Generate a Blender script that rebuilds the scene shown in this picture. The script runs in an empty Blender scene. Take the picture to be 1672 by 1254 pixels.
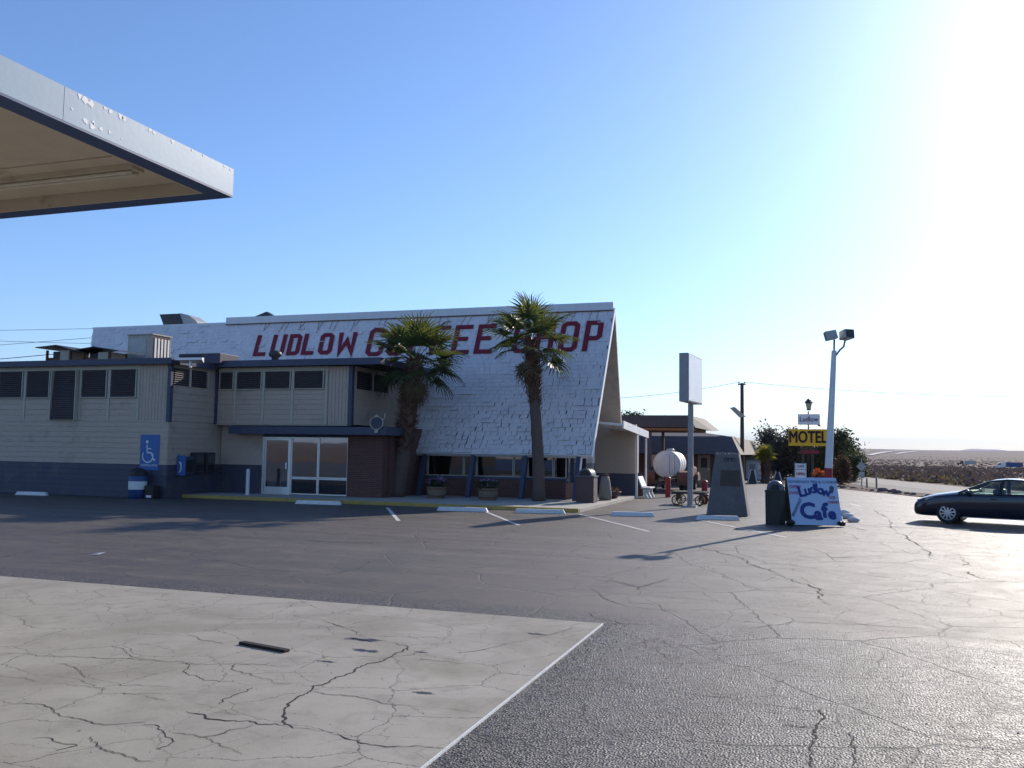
import bpy, math, random
from mathutils import Vector, Matrix
R = math.radians
random.seed(7)
SC = bpy.context.scene
COL = SC.collection

# ------------------------------------------------------------------ camera
YAW, PITCH, ROLL, EYE = R(18.865), R(4.281), R(0.8495), 2.05
fwd = Vector((-math.sin(YAW)*math.cos(PITCH), math.cos(YAW)*math.cos(PITCH), math.sin(PITCH)))
rgt = Vector((math.cos(YAW), math.sin(YAW), 0))
upv = rgt.cross(fwd)
r2 = rgt*math.cos(ROLL) + upv*math.sin(ROLL)
u2 = -rgt*math.sin(ROLL) + upv*math.cos(ROLL)
cam_d = bpy.data.cameras.new('camera'); cam = bpy.data.objects.new('camera', cam_d); COL.objects.link(cam)
cam_d.sensor_width = 36; cam_d.lens = 36*1446.7/1672
cam_d.clip_start = 0.05; cam_d.clip_end = 60000
cam.matrix_world = Matrix(((r2.x, u2.x, -fwd.x, 0), (r2.y, u2.y, -fwd.y, 0), (r2.z, u2.z, -fwd.z, EYE), (0, 0, 0, 1)))
SC.camera = cam

# ------------------------------------------------------------------ sky and sun
SUN_AZ, SUN_EL = R(19.0), R(25.5)          # azimuth from +Y towards +X
w = bpy.data.worlds.new('World'); SC.world = w; w.use_nodes = True
nt = w.node_tree; nt.nodes.clear()
sky = nt.nodes.new('ShaderNodeTexSky'); sky.sky_type = 'NISHITA'; sky.sun_disc = False
sky.sun_elevation = SUN_EL; sky.sun_rotation = SUN_AZ
sky.altitude = 550; sky.air_density = 1.0; sky.dust_density = 0.80; sky.ozone_density = 4.0
bg = nt.nodes.new('ShaderNodeBackground'); bg.inputs[1].default_value = 0.13
wo = nt.nodes.new('ShaderNodeOutputWorld')
tint = nt.nodes.new('ShaderNodeMixRGB'); tint.blend_type = 'MULTIPLY'; tint.inputs[0].default_value = 1.0; tint.inputs[2].default_value = (0.87, 0.99, 1.15, 1)   # camera white balance
nt.links.new(sky.outputs[0], tint.inputs[1]); nt.links.new(tint.outputs[0], bg.inputs[0]); nt.links.new(bg.outputs[0], wo.inputs[0])
sd = Vector((math.sin(SUN_AZ)*math.cos(SUN_EL), math.cos(SUN_AZ)*math.cos(SUN_EL), math.sin(SUN_EL)))
sl = bpy.data.lights.new('sun', 'SUN'); sl.energy = 4.5; sl.angle = R(0.53); sl.color = (1.0, 0.90, 0.78)
so = bpy.data.objects.new('sun', sl); COL.objects.link(so); so.location = sd*200
so.rotation_euler = sd.to_track_quat('Z', 'Y').to_euler()
vs = SC.view_settings; vs.view_transform = 'Standard'; vs.look = 'None'; vs.exposure = 0.35; vs.gamma = 1.0; vs.use_curve_mapping = False
SC.cycles.use_denoising = True
SC.cycles.max_bounces = 8
SC.cycles.volume_bounces = 0

# ------------------------------------------------------------------ materials
MATS = {}
def pmat(name, c1, c2=None, scale=4.0, rough=0.7, bump=0.0, bscale=40.0, metal=0.0, spec=0.4, detail=6.0, streak=None, c3=None, s3=0.6, cov3=0.55, trans=0.0, sss=None):
    """Principled with noise-mixed colours (object space = metres), optional stains c3 and fine bump."""
    m = bpy.data.materials.new(name); m.use_nodes = True; MATS[name] = m
    n = m.node_tree; b = n.nodes['Principled BSDF']; L = n.links.new
    b.inputs['Roughness'].default_value = rough; b.inputs['Metallic'].default_value = metal
    b.inputs['Specular IOR Level'].default_value = spec
    tc = n.nodes.new('ShaderNodeNewGeometry')
    vec = tc.outputs['Position']
    if streak:
        mp = n.nodes.new('ShaderNodeMapping'); mp.inputs['Scale'].default_value = streak
        L(vec, mp.inputs[0]); vec = mp.outputs[0]
    if c2 is None: c2 = tuple(v*0.82 for v in c1)
    nz = n.nodes.new('ShaderNodeTexNoise'); nz.inputs['Scale'].default_value = scale; nz.inputs['Detail'].default_value = detail
    nz.inputs['Roughness'].default_value = 0.65
    L(vec, nz.inputs['Vector'])
    rp = n.nodes.new('ShaderNodeValToRGB'); rp.color_ramp.elements[0].position = 0.32; rp.color_ramp.elements[1].position = 0.68
    rp.color_ramp.elements[0].color = (*c1, 1); rp.color_ramp.elements[1].color = (*c2, 1)
    L(nz.outputs[0], rp.inputs[0]); col = rp.outputs[0]
    if c3:
        n3 = n.nodes.new('ShaderNodeTexNoise'); n3.inputs['Scale'].default_value = s3; n3.inputs['Detail'].default_value = 8
        n3.inputs['Roughness'].default_value = 0.7
        L(tc.outputs['Position'], n3.inputs['Vector'])
        r3 = n.nodes.new('ShaderNodeValToRGB'); r3.color_ramp.elements[0].position = cov3; r3.color_ramp.elements[1].position = min(0.99, cov3+0.13)
        L(n3.outputs[0], r3.inputs[0])
        mx = n.nodes.new('ShaderNodeMixRGB'); L(r3.outputs[0], mx.inputs[0]); L(col, mx.inputs[1]); mx.inputs[2].default_value = (*c3, 1)
        col = mx.outputs[0]
    L(col, b.inputs['Base Color'])
    if bump:
        nb = n.nodes.new('ShaderNodeTexNoise'); nb.inputs['Scale'].default_value = bscale; nb.inputs['Detail'].default_value = 4
        L(vec, nb.inputs['Vector'])
        bp = n.nodes.new('ShaderNodeBump'); bp.inputs['Strength'].default_value = bump; bp.inputs['Distance'].default_value = 0.02
        L(nb.outputs[0], bp.inputs['Height']); L(bp.outputs[0], b.inputs['Normal'])
    return m

def glass_mat(name, tint=(0.5, 0.55, 0.55), t=0.5, rough=0.02, k=1.6, b0=0.03):
    m = bpy.data.materials.new(name); m.use_nodes = True; MATS[name] = m
    n = m.node_tree; n.nodes.clear(); L = n.links.new
    o = n.nodes.new('ShaderNodeOutputMaterial'); tr = n.nodes.new('ShaderNodeBsdfTransparent'); gl = n.nodes.new('ShaderNodeBsdfGlossy')
    mx = n.nodes.new('ShaderNodeMixShader'); fr = n.nodes.new('ShaderNodeFresnel'); fr.inputs[0].default_value = 1.55
    ma = n.nodes.new('ShaderNodeMath'); ma.operation = 'MULTIPLY_ADD'; ma.inputs[1].default_value = k; ma.inputs[2].default_value = b0; ma.use_clamp = True
    tr.inputs[0].default_value = (*[v*t for v in tint], 1); gl.inputs['Roughness'].default_value = rough
    gl.inputs[0].default_value = (0.95, 0.97, 1, 1)
    nz = n.nodes.new('ShaderNodeTexNoise'); nz.inputs['Scale'].default_value = 0.9
    ge = n.nodes.new('ShaderNodeNewGeometry'); L(ge.outputs['Position'], nz.inputs['Vector'])
    bp = n.nodes.new('ShaderNodeBump'); bp.inputs['Strength'].default_value = 0.03; bp.inputs['Distance'].default_value = 0.05
    L(nz.outputs[0], bp.inputs['Height']); L(bp.outputs[0], gl.inputs['Normal'])
    L(fr.outputs[0], ma.inputs[0]); L(ma.outputs[0], mx.inputs[0]); L(tr.outputs[0], mx.inputs[1]); L(gl.outputs[0], mx.inputs[2]); L(mx.outputs[0], o.inputs[0])
    return m

def leaf_mat(name, c1, c2, scale=3.0, rough=0.5, trans=0.35, tcol=None):
    m = bpy.data.materials.new(name); m.use_nodes = True; MATS[name] = m
    n = m.node_tree; n.nodes.clear(); L = n.links.new
    o = n.nodes.new('ShaderNodeOutputMaterial'); b = n.nodes.new('ShaderNodeBsdfPrincipled'); t = n.nodes.new('ShaderNodeBsdfTranslucent')
    mx = n.nodes.new('ShaderNodeMixShader'); mx.inputs[0].default_value = trans
    ge = n.nodes.new('ShaderNodeNewGeometry'); nz = n.nodes.new('ShaderNodeTexNoise'); nz.inputs['Scale'].default_value = scale; nz.inputs['Detail'].default_value = 5
    L(ge.outputs['Position'], nz.inputs['Vector'])
    rp = n.nodes.new('ShaderNodeValToRGB'); rp.color_ramp.elements[0].position = 0.35; rp.color_ramp.elements[1].position = 0.65
    rp.color_ramp.elements[0].color = (*c1, 1); rp.color_ramp.elements[1].color = (*c2, 1); L(nz.outputs[0], rp.inputs[0])
    L(rp.outputs[0], b.inputs['Base Color']); b.inputs['Roughness'].default_value = rough
    b.inputs['Specular IOR Level'].default_value = 0.35
    if tcol: t.inputs[0].default_value = (*tcol, 1)
    else: L(rp.outputs[0], t.inputs[0])
    L(b.outputs[0], mx.inputs[1]); L(t.outputs[0], mx.inputs[2]); L(mx.outputs[0], o.inputs[0])
    return m

def pavement_mat(name, kind):
    """kind 'asphalt' (old lot + chip-seal apron nearer the camera) or 'concrete'."""
    m = bpy.data.materials.new(name); m.use_nodes = True; MATS[name] = m
    n = m.node_tree; b = n.nodes['Principled BSDF']; L = n.links.new
    N = n.nodes.new
    ge = N('ShaderNodeNewGeometry'); P = ge.outputs['Position']
    def noise(scale, detail=6, rough=0.6, vec=P, dist=0.0):
        x = N('ShaderNodeTexNoise'); x.inputs['Scale'].default_value = scale; x.inputs['Detail'].default_value = detail
        x.inputs['Roughness'].default_value = rough; x.inputs['Distortion'].default_value = dist; L(vec, x.inputs['Vector']); return x.outputs[0]
    def ramp(v, p0, p1, c0=(0, 0, 0), c1=(1, 1, 1)):
        r = N('ShaderNodeValToRGB'); r.color_ramp.elements[0].position = p0; r.color_ramp.elements[1].position = p1
        r.color_ramp.elements[0].color = (*c0, 1); r.color_ramp.elements[1].color = (*c1, 1); L(v, r.inputs[0]); return r.outputs[0]
    def mix(f, a, c, t='MIX'):
        x = N('ShaderNodeMixRGB'); x.blend_type = t
        for i, v in enumerate((f, a, c)):
            if isinstance(v, tuple): x.inputs[i].default_value = (*v, 1)
            elif isinstance(v, float): x.inputs[i].default_value = v
            else: L(v, x.inputs[i])
        return x.outputs[0]
    def math_(op, a, c=None):
        x = N('ShaderNodeMath'); x.operation = op
        for i, v in enumerate((a, c)):
            if v is None: continue
            if isinstance(v, (int, float)): x.inputs[i].default_value = v
            else: L(v, x.inputs[i])
        return x.outputs[0]
    # warped coordinates for hairline cracks
    wn = N('ShaderNodeTexNoise'); wn.inputs['Scale'].default_value = 1.3; wn.inputs['Detail'].default_value = 9; wn.inputs['Roughness'].default_value = 0.68; L(P, wn.inputs['Vector'])
    va = N('ShaderNodeVectorMath'); va.operation = 'MULTIPLY_ADD'; L(wn.outputs['Color'], va.inputs[0]); va.inputs[1].default_value = (0.42, 0.42, 0); L(P, va.inputs[2])
    def cracks(scale, width, mscale, m0, m1):
        v = N('ShaderNodeTexVoronoi'); v.voronoi_dimensions = '2D'; v.feature = 'DISTANCE_TO_EDGE'; v.inputs['Scale'].default_value = scale; L(va.outputs[0], v.inputs['Vector'])
        line = ramp(v.outputs['Distance'], width*scale*0.35, width*scale, (1, 1, 1), (0, 0, 0))
        mask = ramp(noise(mscale, 3), m0, m1)
        return mix(1.0, line, mask, 'MULTIPLY')
    if kind == 'asphalt':
        big = noise(0.16, 5); mid = noise(1.7, 8, 0.7)
        old = mix(ramp(big, 0.35, 0.65), (0.068, 0.056, 0.047), (0.106, 0.088, 0.075))
        old = mix(ramp(mid, 0.40, 0.72), old, (0.130, 0.109, 0.092))
        mpn = N('ShaderNodeMapping'); mpn.inputs['Scale'].default_value = (0.10, 1.5, 1.0); mpn.inputs['Rotation'].default_value = (0, 0, 0.06); L(P, mpn.inputs[0])
        old = mix(0.8, old, ramp(noise(1.0, 7, 0.65, mpn.outputs[0]), 0.30, 0.72, (0.62, 0.62, 0.62), (1.32, 1.30, 1.28)), 'MULTIPLY')
        old = mix(mix(0.75, (0.0, 0.0, 0.0), ramp(noise(0.85, 6, 0.6, P, 0.3), 0.655, 0.70)), old, (0.045, 0.040, 0.036))
        fine = noise(55, 3, 0.8)
        old = mix(0.55, old, ramp(fine, 0.25, 0.75, (0.35, 0.35, 0.35), (1.55, 1.55, 1.55)), 'MULTIPLY')
        vo = N('ShaderNodeTexVoronoi'); vo.voronoi_dimensions = '2D'; vo.inputs['Scale'].default_value = 50; L(P, vo.inputs['Vector'])
        sepc = N('ShaderNodeSeparateColor'); L(vo.outputs['Color'], sepc.inputs[0])
        chip = ramp(sepc.outputs[0], 0.15, 0.95, (0.022, 0.0185, 0.0165), (0.215, 0.187, 0.165))
        gap = ramp(vo.outputs['Distance'], 0.25, 0.75, (1.15, 1.15, 1.15), (0.35, 0.35, 0.36))
        chip = mix(1.0, chip, gap, 'MULTIPLY')
        chip = mix(ramp(noise(0.7, 6), 0.42, 0.7), chip, mix(1.0, chip, (0.72, 0.70, 0.70), 'MULTIPLY'))
        sx = N('ShaderNodeSeparateXYZ'); L(P, sx.inputs[0])
        yy = math_('ADD', sx.outputs['Y'], math_('MULTIPLY', noise(1.6, 5), 1.0))
        near = ramp(math_('MULTIPLY', yy, 0.05), 0.555, 0.60, (1, 1, 1), (0, 0, 0))   # chip seal for y < about 11 m
        col = mix(near, old, chip)
        cr = cracks(0.42, 0.017, 0.35, 0.36, 0.5); cr2 = cracks(1.3, 0.009, 0.4, 0.42, 0.58)
        cr = mix(1.0, cr, cr2, 'LIGHTEN')
        col = mix(cr, col, (0.022, 0.02, 0.02))
        patch = ramp(noise(0.23, 4, 0.5, P, 0.6), 0.60, 0.66)
        col = mix(mix(0.5, (0.0, 0.0, 0.0), patch), col, (0.060, 0.054, 0.052))
        h = mix(near, fine, mix(1.0, ramp(vo.outputs['Distance'], 0.0, 0.8, (1, 1, 1), (0, 0, 0)), sepc.outputs[1], 'MULTIPLY'))
        dist = 0.016; stg = 0.85
        b.inputs['Roughness'].default_value = 0.55; b.inputs['Specular IOR Level'].default_value = 0.45
        L(ramp(mid, 0.3, 0.7, (0.50, 0.50, 0.50), (0.66, 0.66, 0.66)), b.inputs['Roughness'])
    else:
        big = noise(0.5, 6, 0.65); mid = noise(2.6, 8, 0.7)
        col = mix(ramp(big, 0.35, 0.68), (0.315, 0.282, 0.222), (0.43, 0.388, 0.312))
        col = mix(ramp(mid, 0.52, 0.78), col, (0.25, 0.222, 0.172))
        col = mix(mix(0.6, (0.0, 0.0, 0.0), ramp(noise(0.32, 7, 0.65, P, 1.2), 0.48, 0.66)), col, (0.20, 0.162, 0.105))
        fine = noise(70, 3, 0.7)
        col = mix(0.35, col, ramp(fine, 0.3, 0.7, (0.7, 0.7, 0.7), (1.2, 1.2, 1.2)), 'MULTIPLY')
        cr = mix(1.0, cracks(1.1, 0.0055, 0.5, 0.38, 0.52), cracks(2.6, 0.0032, 0.7, 0.46, 0.58), 'LIGHTEN')
        col = mix(cr, col, (0.05, 0.045, 0.04))
        st = ramp(noise(1.1, 7, 0.72, P, 0.4), 0.72, 0.80)
        col = mix(mix(0.25, (0.0, 0.0, 0.0), st), col, (0.06, 0.06, 0.062))
        h = math_('ADD', fine, math_('MULTIPLY', mid, 1.5)); dist = 0.004; stg = 0.4
        b.inputs['Roughness'].default_value = 0.6; b.inputs['Specular IOR Level'].default_value = 0.4
    L(col, b.inputs['Base Color'])
    hh = math_('SUBTRACT', h, math_('MULTIPLY', cr, 1.5))
    bp = N('ShaderNodeBump'); bp.inputs['Strength'].default_value = stg; bp.inputs['Distance'].default_value = dist
    L(hh, bp.inputs['Height']); L(bp.outputs[0], b.inputs['Normal'])
    return m

def brick_mat(name, c1, c2, mortar, axis='XZ'):
    m = bpy.data.materials.new(name); m.use_nodes = True; MATS[name] = m
    n = m.node_tree; b = n.nodes['Principled BSDF']; L = n.links.new
    ge = n.nodes.new('ShaderNodeNewGeometry'); s = n.nodes.new('ShaderNodeSeparateXYZ'); c = n.nodes.new('ShaderNodeCombineXYZ')
    L(ge.outputs['Position'], s.inputs[0])
    ad = n.nodes.new('ShaderNodeMath'); L(s.outputs['X'], ad.inputs[0]); L(s.outputs['Y'], ad.inputs[1])
    L(ad.outputs[0], c.inputs['X']); L(s.outputs['Z'], c.inputs['Y'])
    t = n.nodes.new('ShaderNodeTexBrick'); t.inputs['Scale'].default_value = 1.0; t.inputs['Brick Width'].default_value = 0.21
    t.inputs['Row Height'].default_value = 0.075; t.inputs['Mortar Size'].default_value = 0.009
    t.inputs['Color1'].default_value = (*c1, 1); t.inputs['Color2'].default_value = (*c2, 1); t.inputs['Mortar'].default_value = (*mortar, 1)
    L(c.outputs[0], t.inputs['Vector']); L(t.outputs['Color'], b.inputs['Base Color']); b.inputs['Roughness'].default_value = 0.85
    bp = n.nodes.new('ShaderNodeBump'); bp.inputs['Strength'].default_value = 0.6; bp.inputs['Distance'].default_value = 0.01; bp.invert = True
    L(t.outputs['Fac'], bp.inputs['Height']); L(bp.outputs[0], b.inputs['Normal'])
    return m

pavement_mat('asphalt', 'asphalt'); pavement_mat('concrete', 'concrete')
pmat('desert', (0.145, 0.102, 0.080), (0.20, 0.148, 0.118), 0.35, 0.95, 0.4, 3, spec=0.1, c3=(0.10, 0.078, 0.072), s3=0.05, cov3=0.5)
pmat('gravel_road', (0.24, 0.215, 0.19), (0.31, 0.28, 0.25), 0.8, 0.9, 0.4, 25)
pmat('old_road', (0.10, 0.095, 0.092), (0.14, 0.13, 0.125), 0.5, 0.85, 0.3, 30)
pmat('highway', (0.42, 0.40, 0.40), (0.36, 0.35, 0.35), 0.02, 0.7)
pmat('far_hill', (0.17, 0.145, 0.14), (0.24, 0.21, 0.20), 0.002, 0.95)
pmat('paint_white', (0.78, 0.78, 0.76), (0.66, 0.66, 0.64), 6, 0.6, 0.2, 60, c3=(0.3, 0.28, 0.26), s3=5, cov3=0.60)
pmat('stripe_white', (0.70, 0.69, 0.67), (0.50, 0.48, 0.46), 5, 0.65, 0.3, 60, c3=(0.15, 0.14, 0.135), s3=6, cov3=0.52)
pmat('kerb_yellow', (0.48, 0.34, 0.07), (0.36, 0.26, 0.08), 4, 0.7, 0.2, 50, c3=(0.30, 0.28, 0.24), s3=3, cov3=0.58)
pmat('sidewalk', (0.36, 0.335, 0.29), (0.44, 0.41, 0.36), 2, 0.8, 0.25, 60, c3=(0.26, 0.24, 0.2), s3=1.5, cov3=0.6)
pmat('tan', (0.50, 0.395, 0.305), (0.445, 0.352, 0.272), 3, 0.65, 0.12, 30, streak=(1, 1, 4), c3=(0.33, 0.28, 0.21), s3=0.8, cov3=0.55)
pmat('tan_trim', (0.50, 0.465, 0.375), (0.45, 0.42, 0.33), 4, 0.6)
pmat('slate', (0.066, 0.066, 0.095), (0.052, 0.053, 0.080), 3, 0.6, 0.1, 30, c3=(0.10, 0.095, 0.10), s3=0.9, cov3=0.56)
pmat('blue_trim', (0.055, 0.064, 0.11), (0.045, 0.053, 0.092), 3, 0.5, 0.1, 40, c3=(0.075, 0.085, 0.13), s3=2, cov3=0.62)
pmat('blue_sign', (0.045, 0.14, 0.38), (0.05, 0.13, 0.34), 3, 0.5)
pmat('louvre', (0.095, 0.080, 0.080), (0.070, 0.060, 0.060), 8, 0.45)
pmat('louvre_back', (0.02, 0.018, 0.022), None, 5, 0.8)
pmat('shingle', (0.82, 0.755, 0.735), (0.68, 0.625, 0.61), 2.2, 0.75, 0.25, 45, spec=0.3, c3=(0.52, 0.49, 0.47), s3=1.1, cov3=0.60)
pmat('roof_deck', (0.10, 0.09, 0.09), (0.16, 0.15, 0.15), 3, 0.9)
pmat('ridge_white', (0.78, 0.78, 0.77), (0.70, 0.70, 0.70), 2, 0.5, 0.1, 30, streak=(1, 1, 0.2), c3=(0.5, 0.47, 0.44), s3=1.3, cov3=0.66)
pmat('letter_red', (0.25, 0.013, 0.028), (0.19, 0.011, 0.026), 4, 0.6, 0.2, 50, c3=(0.42, 0.20, 0.20), s3=6, cov3=0.66)
brick_mat('brick', (0.15, 0.045, 0.032), (0.10, 0.032, 0.025), (0.12, 0.10, 0.09))
pmat('alu', (0.62, 0.62, 0.62), (0.55, 0.55, 0.56), 5, 0.35, metal=0.7)
pmat('galv', (0.42, 0.42, 0.41), (0.34, 0.34, 0.33), 4, 0.5, metal=0.4, c3=(0.28, 0.2, 0.15), s3=2.5, cov3=0.62)
pmat('dark_metal', (0.035, 0.035, 0.04), (0.05, 0.05, 0.055), 6, 0.5)
pmat('black', (0.012, 0.012, 0.013), (0.02, 0.02, 0.021), 6, 0.5)
pmat('rubber', (0.018, 0.018, 0.019), (0.03, 0.029, 0.028), 10, 0.8, 0.2, 60)
pmat('interior', (0.06, 0.045, 0.035), (0.10, 0.07, 0.05), 1.5, 0.9)
pmat('wood_seat', (0.16, 0.07, 0.035), (0.12, 0.05, 0.03), 3, 0.6)
pmat('cooler_beige', (0.46, 0.42, 0.34), (0.38, 0.345, 0.28), 3, 0.6, 0.1, 30, streak=(3, 3, 0.6), c3=(0.27, 0.19, 0.13), s3=2, cov3=0.62)
pmat('rust', (0.18, 0.075, 0.035), (0.11, 0.05, 0.03), 5, 0.85, 0.3, 40)
pmat('pole_white', (0.72, 0.72, 0.72), (0.64, 0.64, 0.64), 3, 0.45, 0.05, 40, c3=(0.45, 0.38, 0.33), s3=4, cov3=0.68)
pmat('red_paint', (0.34, 0.022, 0.030), (0.27, 0.02, 0.028), 4, 0.5, c3=(0.2, 0.03, 0.03), s3=3, cov3=0.6)
pmat('grey_pole', (0.33, 0.325, 0.32), (0.28, 0.275, 0.27), 4, 0.5, c3=(0.22, 0.17, 0.14), s3=3, cov3=0.66)
pmat('stone_grey', (0.125, 0.125, 0.125), (0.16, 0.16, 0.155), 3, 0.85, 0.35, 35, c3=(0.10, 0.10, 0.10), s3=2, cov3=0.58)
pmat('bronze', (0.06, 0.045, 0.035), (0.08, 0.06, 0.045), 8, 0.45, metal=0.6)
pmat('trash_blue', (0.03, 0.075, 0.22), (0.03, 0.07, 0.19), 5, 0.45)
pmat('trash_brown', (0.10, 0.055, 0.052), (0.08, 0.045, 0.045), 5, 0.6, 0.2, 60)
pmat('trash_dark', (0.017, 0.022, 0.02), (0.025, 0.03, 0.027), 5, 0.45)
pmat('dome_grey', (0.10, 0.105, 0.12), (0.075, 0.08, 0.09), 5, 0.35)
pmat('sign_blue', (0.42, 0.54, 0.71), (0.47, 0.58, 0.73), 3, 0.6, 0.1, 30, c3=(0.40, 0.50, 0.66), s3=3, cov3=0.6)
pmat('ink_blue', (0.018, 0.035, 0.17), (0.03, 0.06, 0.25), 9, 0.6)
pmat('ink_dark', (0.05, 0.07, 0.13), (0.08, 0.11, 0.20), 9, 0.6)
pmat('ink_red', (0.45, 0.10, 0.16), (0.38, 0.12, 0.2), 9, 0.6)
pmat('motel_yellow', (0.98, 0.52, 0.012), (0.90, 0.47, 0.015), 1.5, 0.5, c3=(0.75, 0.42, 0.03), s3=1.2, cov3=0.6)
pmat('motel_ink', (0.035, 0.012, 0.012), None, 5, 0.6)
pmat('motel_purple', (0.10, 0.035, 0.14), (0.25, 0.04, 0.06), 2, 0.6)
pmat('lamp_glass', (0.50, 0.47, 0.33), (0.42, 0.39, 0.28), 6, 0.3)
pmat('sign_face', (0.88, 0.87, 0.86), (0.84, 0.83, 0.82), 1.2, 0.35, c3=(0.66, 0.60, 0.60), s3=1.0, cov3=0.62)
pmat('carport_shaded_brown', (0.10, 0.08, 0.072), (0.075, 0.062, 0.058), 3, 0.85, 0.3, 30, streak=(3, 3, 0.5))  # carport shingles with the shade of the front slope put into the colour
pmat('mansard', (0.085, 0.08, 0.09), (0.11, 0.10, 0.11), 3, 0.85, 0.2, 30, streak=(1, 1, 3))
pmat('tan_and_sunlit_mansard', (0.28, 0.245, 0.20), (0.20, 0.175, 0.15), 2, 0.85, 0.3, 30, streak=(2, 2, 0.5), c3=(0.14, 0.12, 0.11), s3=2, cov3=0.6)  # plain tan, and the sunlit tone painted on both motel roof ends
pmat('soffit_orange_lit', (0.27, 0.13, 0.055), (0.20, 0.10, 0.05), 3, 0.7)  # orange colour carries the warm light under the carport
pmat('motel_wall', (0.10, 0.045, 0.045), (0.13, 0.06, 0.055), 2, 0.8)
pmat('motel_door', (0.30, 0.26, 0.20), (0.26, 0.22, 0.17), 3, 0.6)
pmat('tank_white', (0.66, 0.66, 0.67), (0.58, 0.58, 0.60), 1.5, 0.5, c3=(0.42, 0.38, 0.36), s3=1.5, cov3=0.62)
pmat('truck_brown', (0.16, 0.075, 0.045), (0.12, 0.055, 0.035), 3, 0.6, c3=(0.10, 0.04, 0.03), s3=3, cov3=0.55)
pmat('wood_pole', (0.085, 0.055, 0.045), (0.12, 0.08, 0.06), 5, 0.9, 0.3, 40, streak=(6, 6, 0.4))
pmat('old_wood', (0.055, 0.045, 0.04), (0.085, 0.07, 0.06), 8, 0.9, 0.4, 50, streak=(8, 8, 1))
pmat('barrel', (0.24, 0.175, 0.12), (0.17, 0.12, 0.085), 6, 0.85, 0.3, 40, streak=(8, 8, 0.6))
pmat('soil', (0.05, 0.035, 0.025), (0.08, 0.055, 0.04), 10, 0.95)
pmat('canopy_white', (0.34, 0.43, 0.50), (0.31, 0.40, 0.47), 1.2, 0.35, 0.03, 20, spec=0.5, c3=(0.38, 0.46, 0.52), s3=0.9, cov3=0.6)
pmat('peel_white', (0.85, 0.84, 0.82), (0.78, 0.77, 0.75), 12, 0.6)
pmat('canopy_blue', (0.035, 0.075, 0.19), (0.03, 0.065, 0.165), 3, 0.45)
pmat('canopy_under', (0.52, 0.46, 0.37), (0.45, 0.40, 0.32), 1.5, 0.7, 0.1, 20, c3=(0.25, 0.18, 0.12), s3=1.3, cov3=0.60)
pmat('tube_light', (0.60, 0.57, 0.50), (0.5, 0.46, 0.4), 5, 0.4)
pmat('crack', (0.020, 0.018, 0.017), (0.035, 0.03, 0.027), 20, 0.95)
pmat('plank', (0.012, 0.011, 0.010), (0.03, 0.026, 0.022), 8, 0.8, 0.4, 60, streak=(10, 10, 10))
pmat('paper', (0.75, 0.72, 0.66), (0.68, 0.65, 0.6), 8, 0.8)
pmat('rock_white', (0.72, 0.72, 0.72), (0.60, 0.59, 0.58), 5, 0.85, 0.5, 20)
pmat('rock_dark', (0.12, 0.09, 0.085), (0.20, 0.15, 0.13), 4, 0.9, 0.5, 12)
pmat('trunk', (0.145, 0.10, 0.08), (0.10, 0.07, 0.058), 4, 0.9, 0.6, 18, streak=(1, 1, 7))
pmat('boots', (0.21, 0.105, 0.07), (0.10, 0.05, 0.036), 5, 0.85)
pmat('bark', (0.09, 0.065, 0.05), (0.13, 0.10, 0.08), 5, 0.9, 0.4, 20)
leaf_mat('frond', (0.036, 0.058, 0.020), (0.075, 0.092, 0.033), 1.6, 0.42, 0.40, (0.13, 0.155, 0.032))
leaf_mat('frond_dead', (0.20, 0.15, 0.08), (0.14, 0.10, 0.055), 3, 0.8, 0.25)
leaf_mat('frond_gold', (0.22, 0.20, 0.03), (0.14, 0.15, 0.03), 2, 0.5, 0.4, (0.42, 0.38, 0.05))
leaf_mat('leaf_dark', (0.022, 0.035, 0.016), (0.045, 0.065, 0.025), 1.2, 0.6, 0.3)
leaf_mat('leaf_grey', (0.055, 0.06, 0.05), (0.085, 0.09, 0.075), 1.5, 0.6, 0.3)
leaf_mat('leaf_olive', (0.06, 0.075, 0.028), (0.095, 0.10, 0.035), 1.2, 0.6, 0.3)
leaf_mat('leaf_rust', (0.12, 0.065, 0.035), (0.09, 0.055, 0.03), 2, 0.7, 0.3)
leaf_mat('scrub', (0.115, 0.083, 0.072), (0.17, 0.125, 0.105), 0.25, 0.9, 0.2)
leaf_mat('scrub_green', (0.12, 0.105, 0.045), (0.19, 0.15, 0.055), 0.3, 0.8, 0.3)
leaf_mat('petal', (0.42, 0.36, 0.48), (0.22, 0.06, 0.20), 9, 0.6, 0.3)
leaf_mat('petal_orange', (0.65, 0.17, 0.03), (0.5, 0.10, 0.03), 9, 0.6, 0.3)
glass_mat('window_glass', (0.5, 0.5, 0.5), 0.35)
glass_mat('door_glass', (0.5, 0.5, 0.5), 0.16, 0.015, 3.0, 0.10)
pmat('base_blue', (0.05, 0.085, 0.22), (0.045, 0.075, 0.19), 2, 0.6)
glass_mat('car_glass', (0.70, 0.80, 0.74), 0.95)

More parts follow.
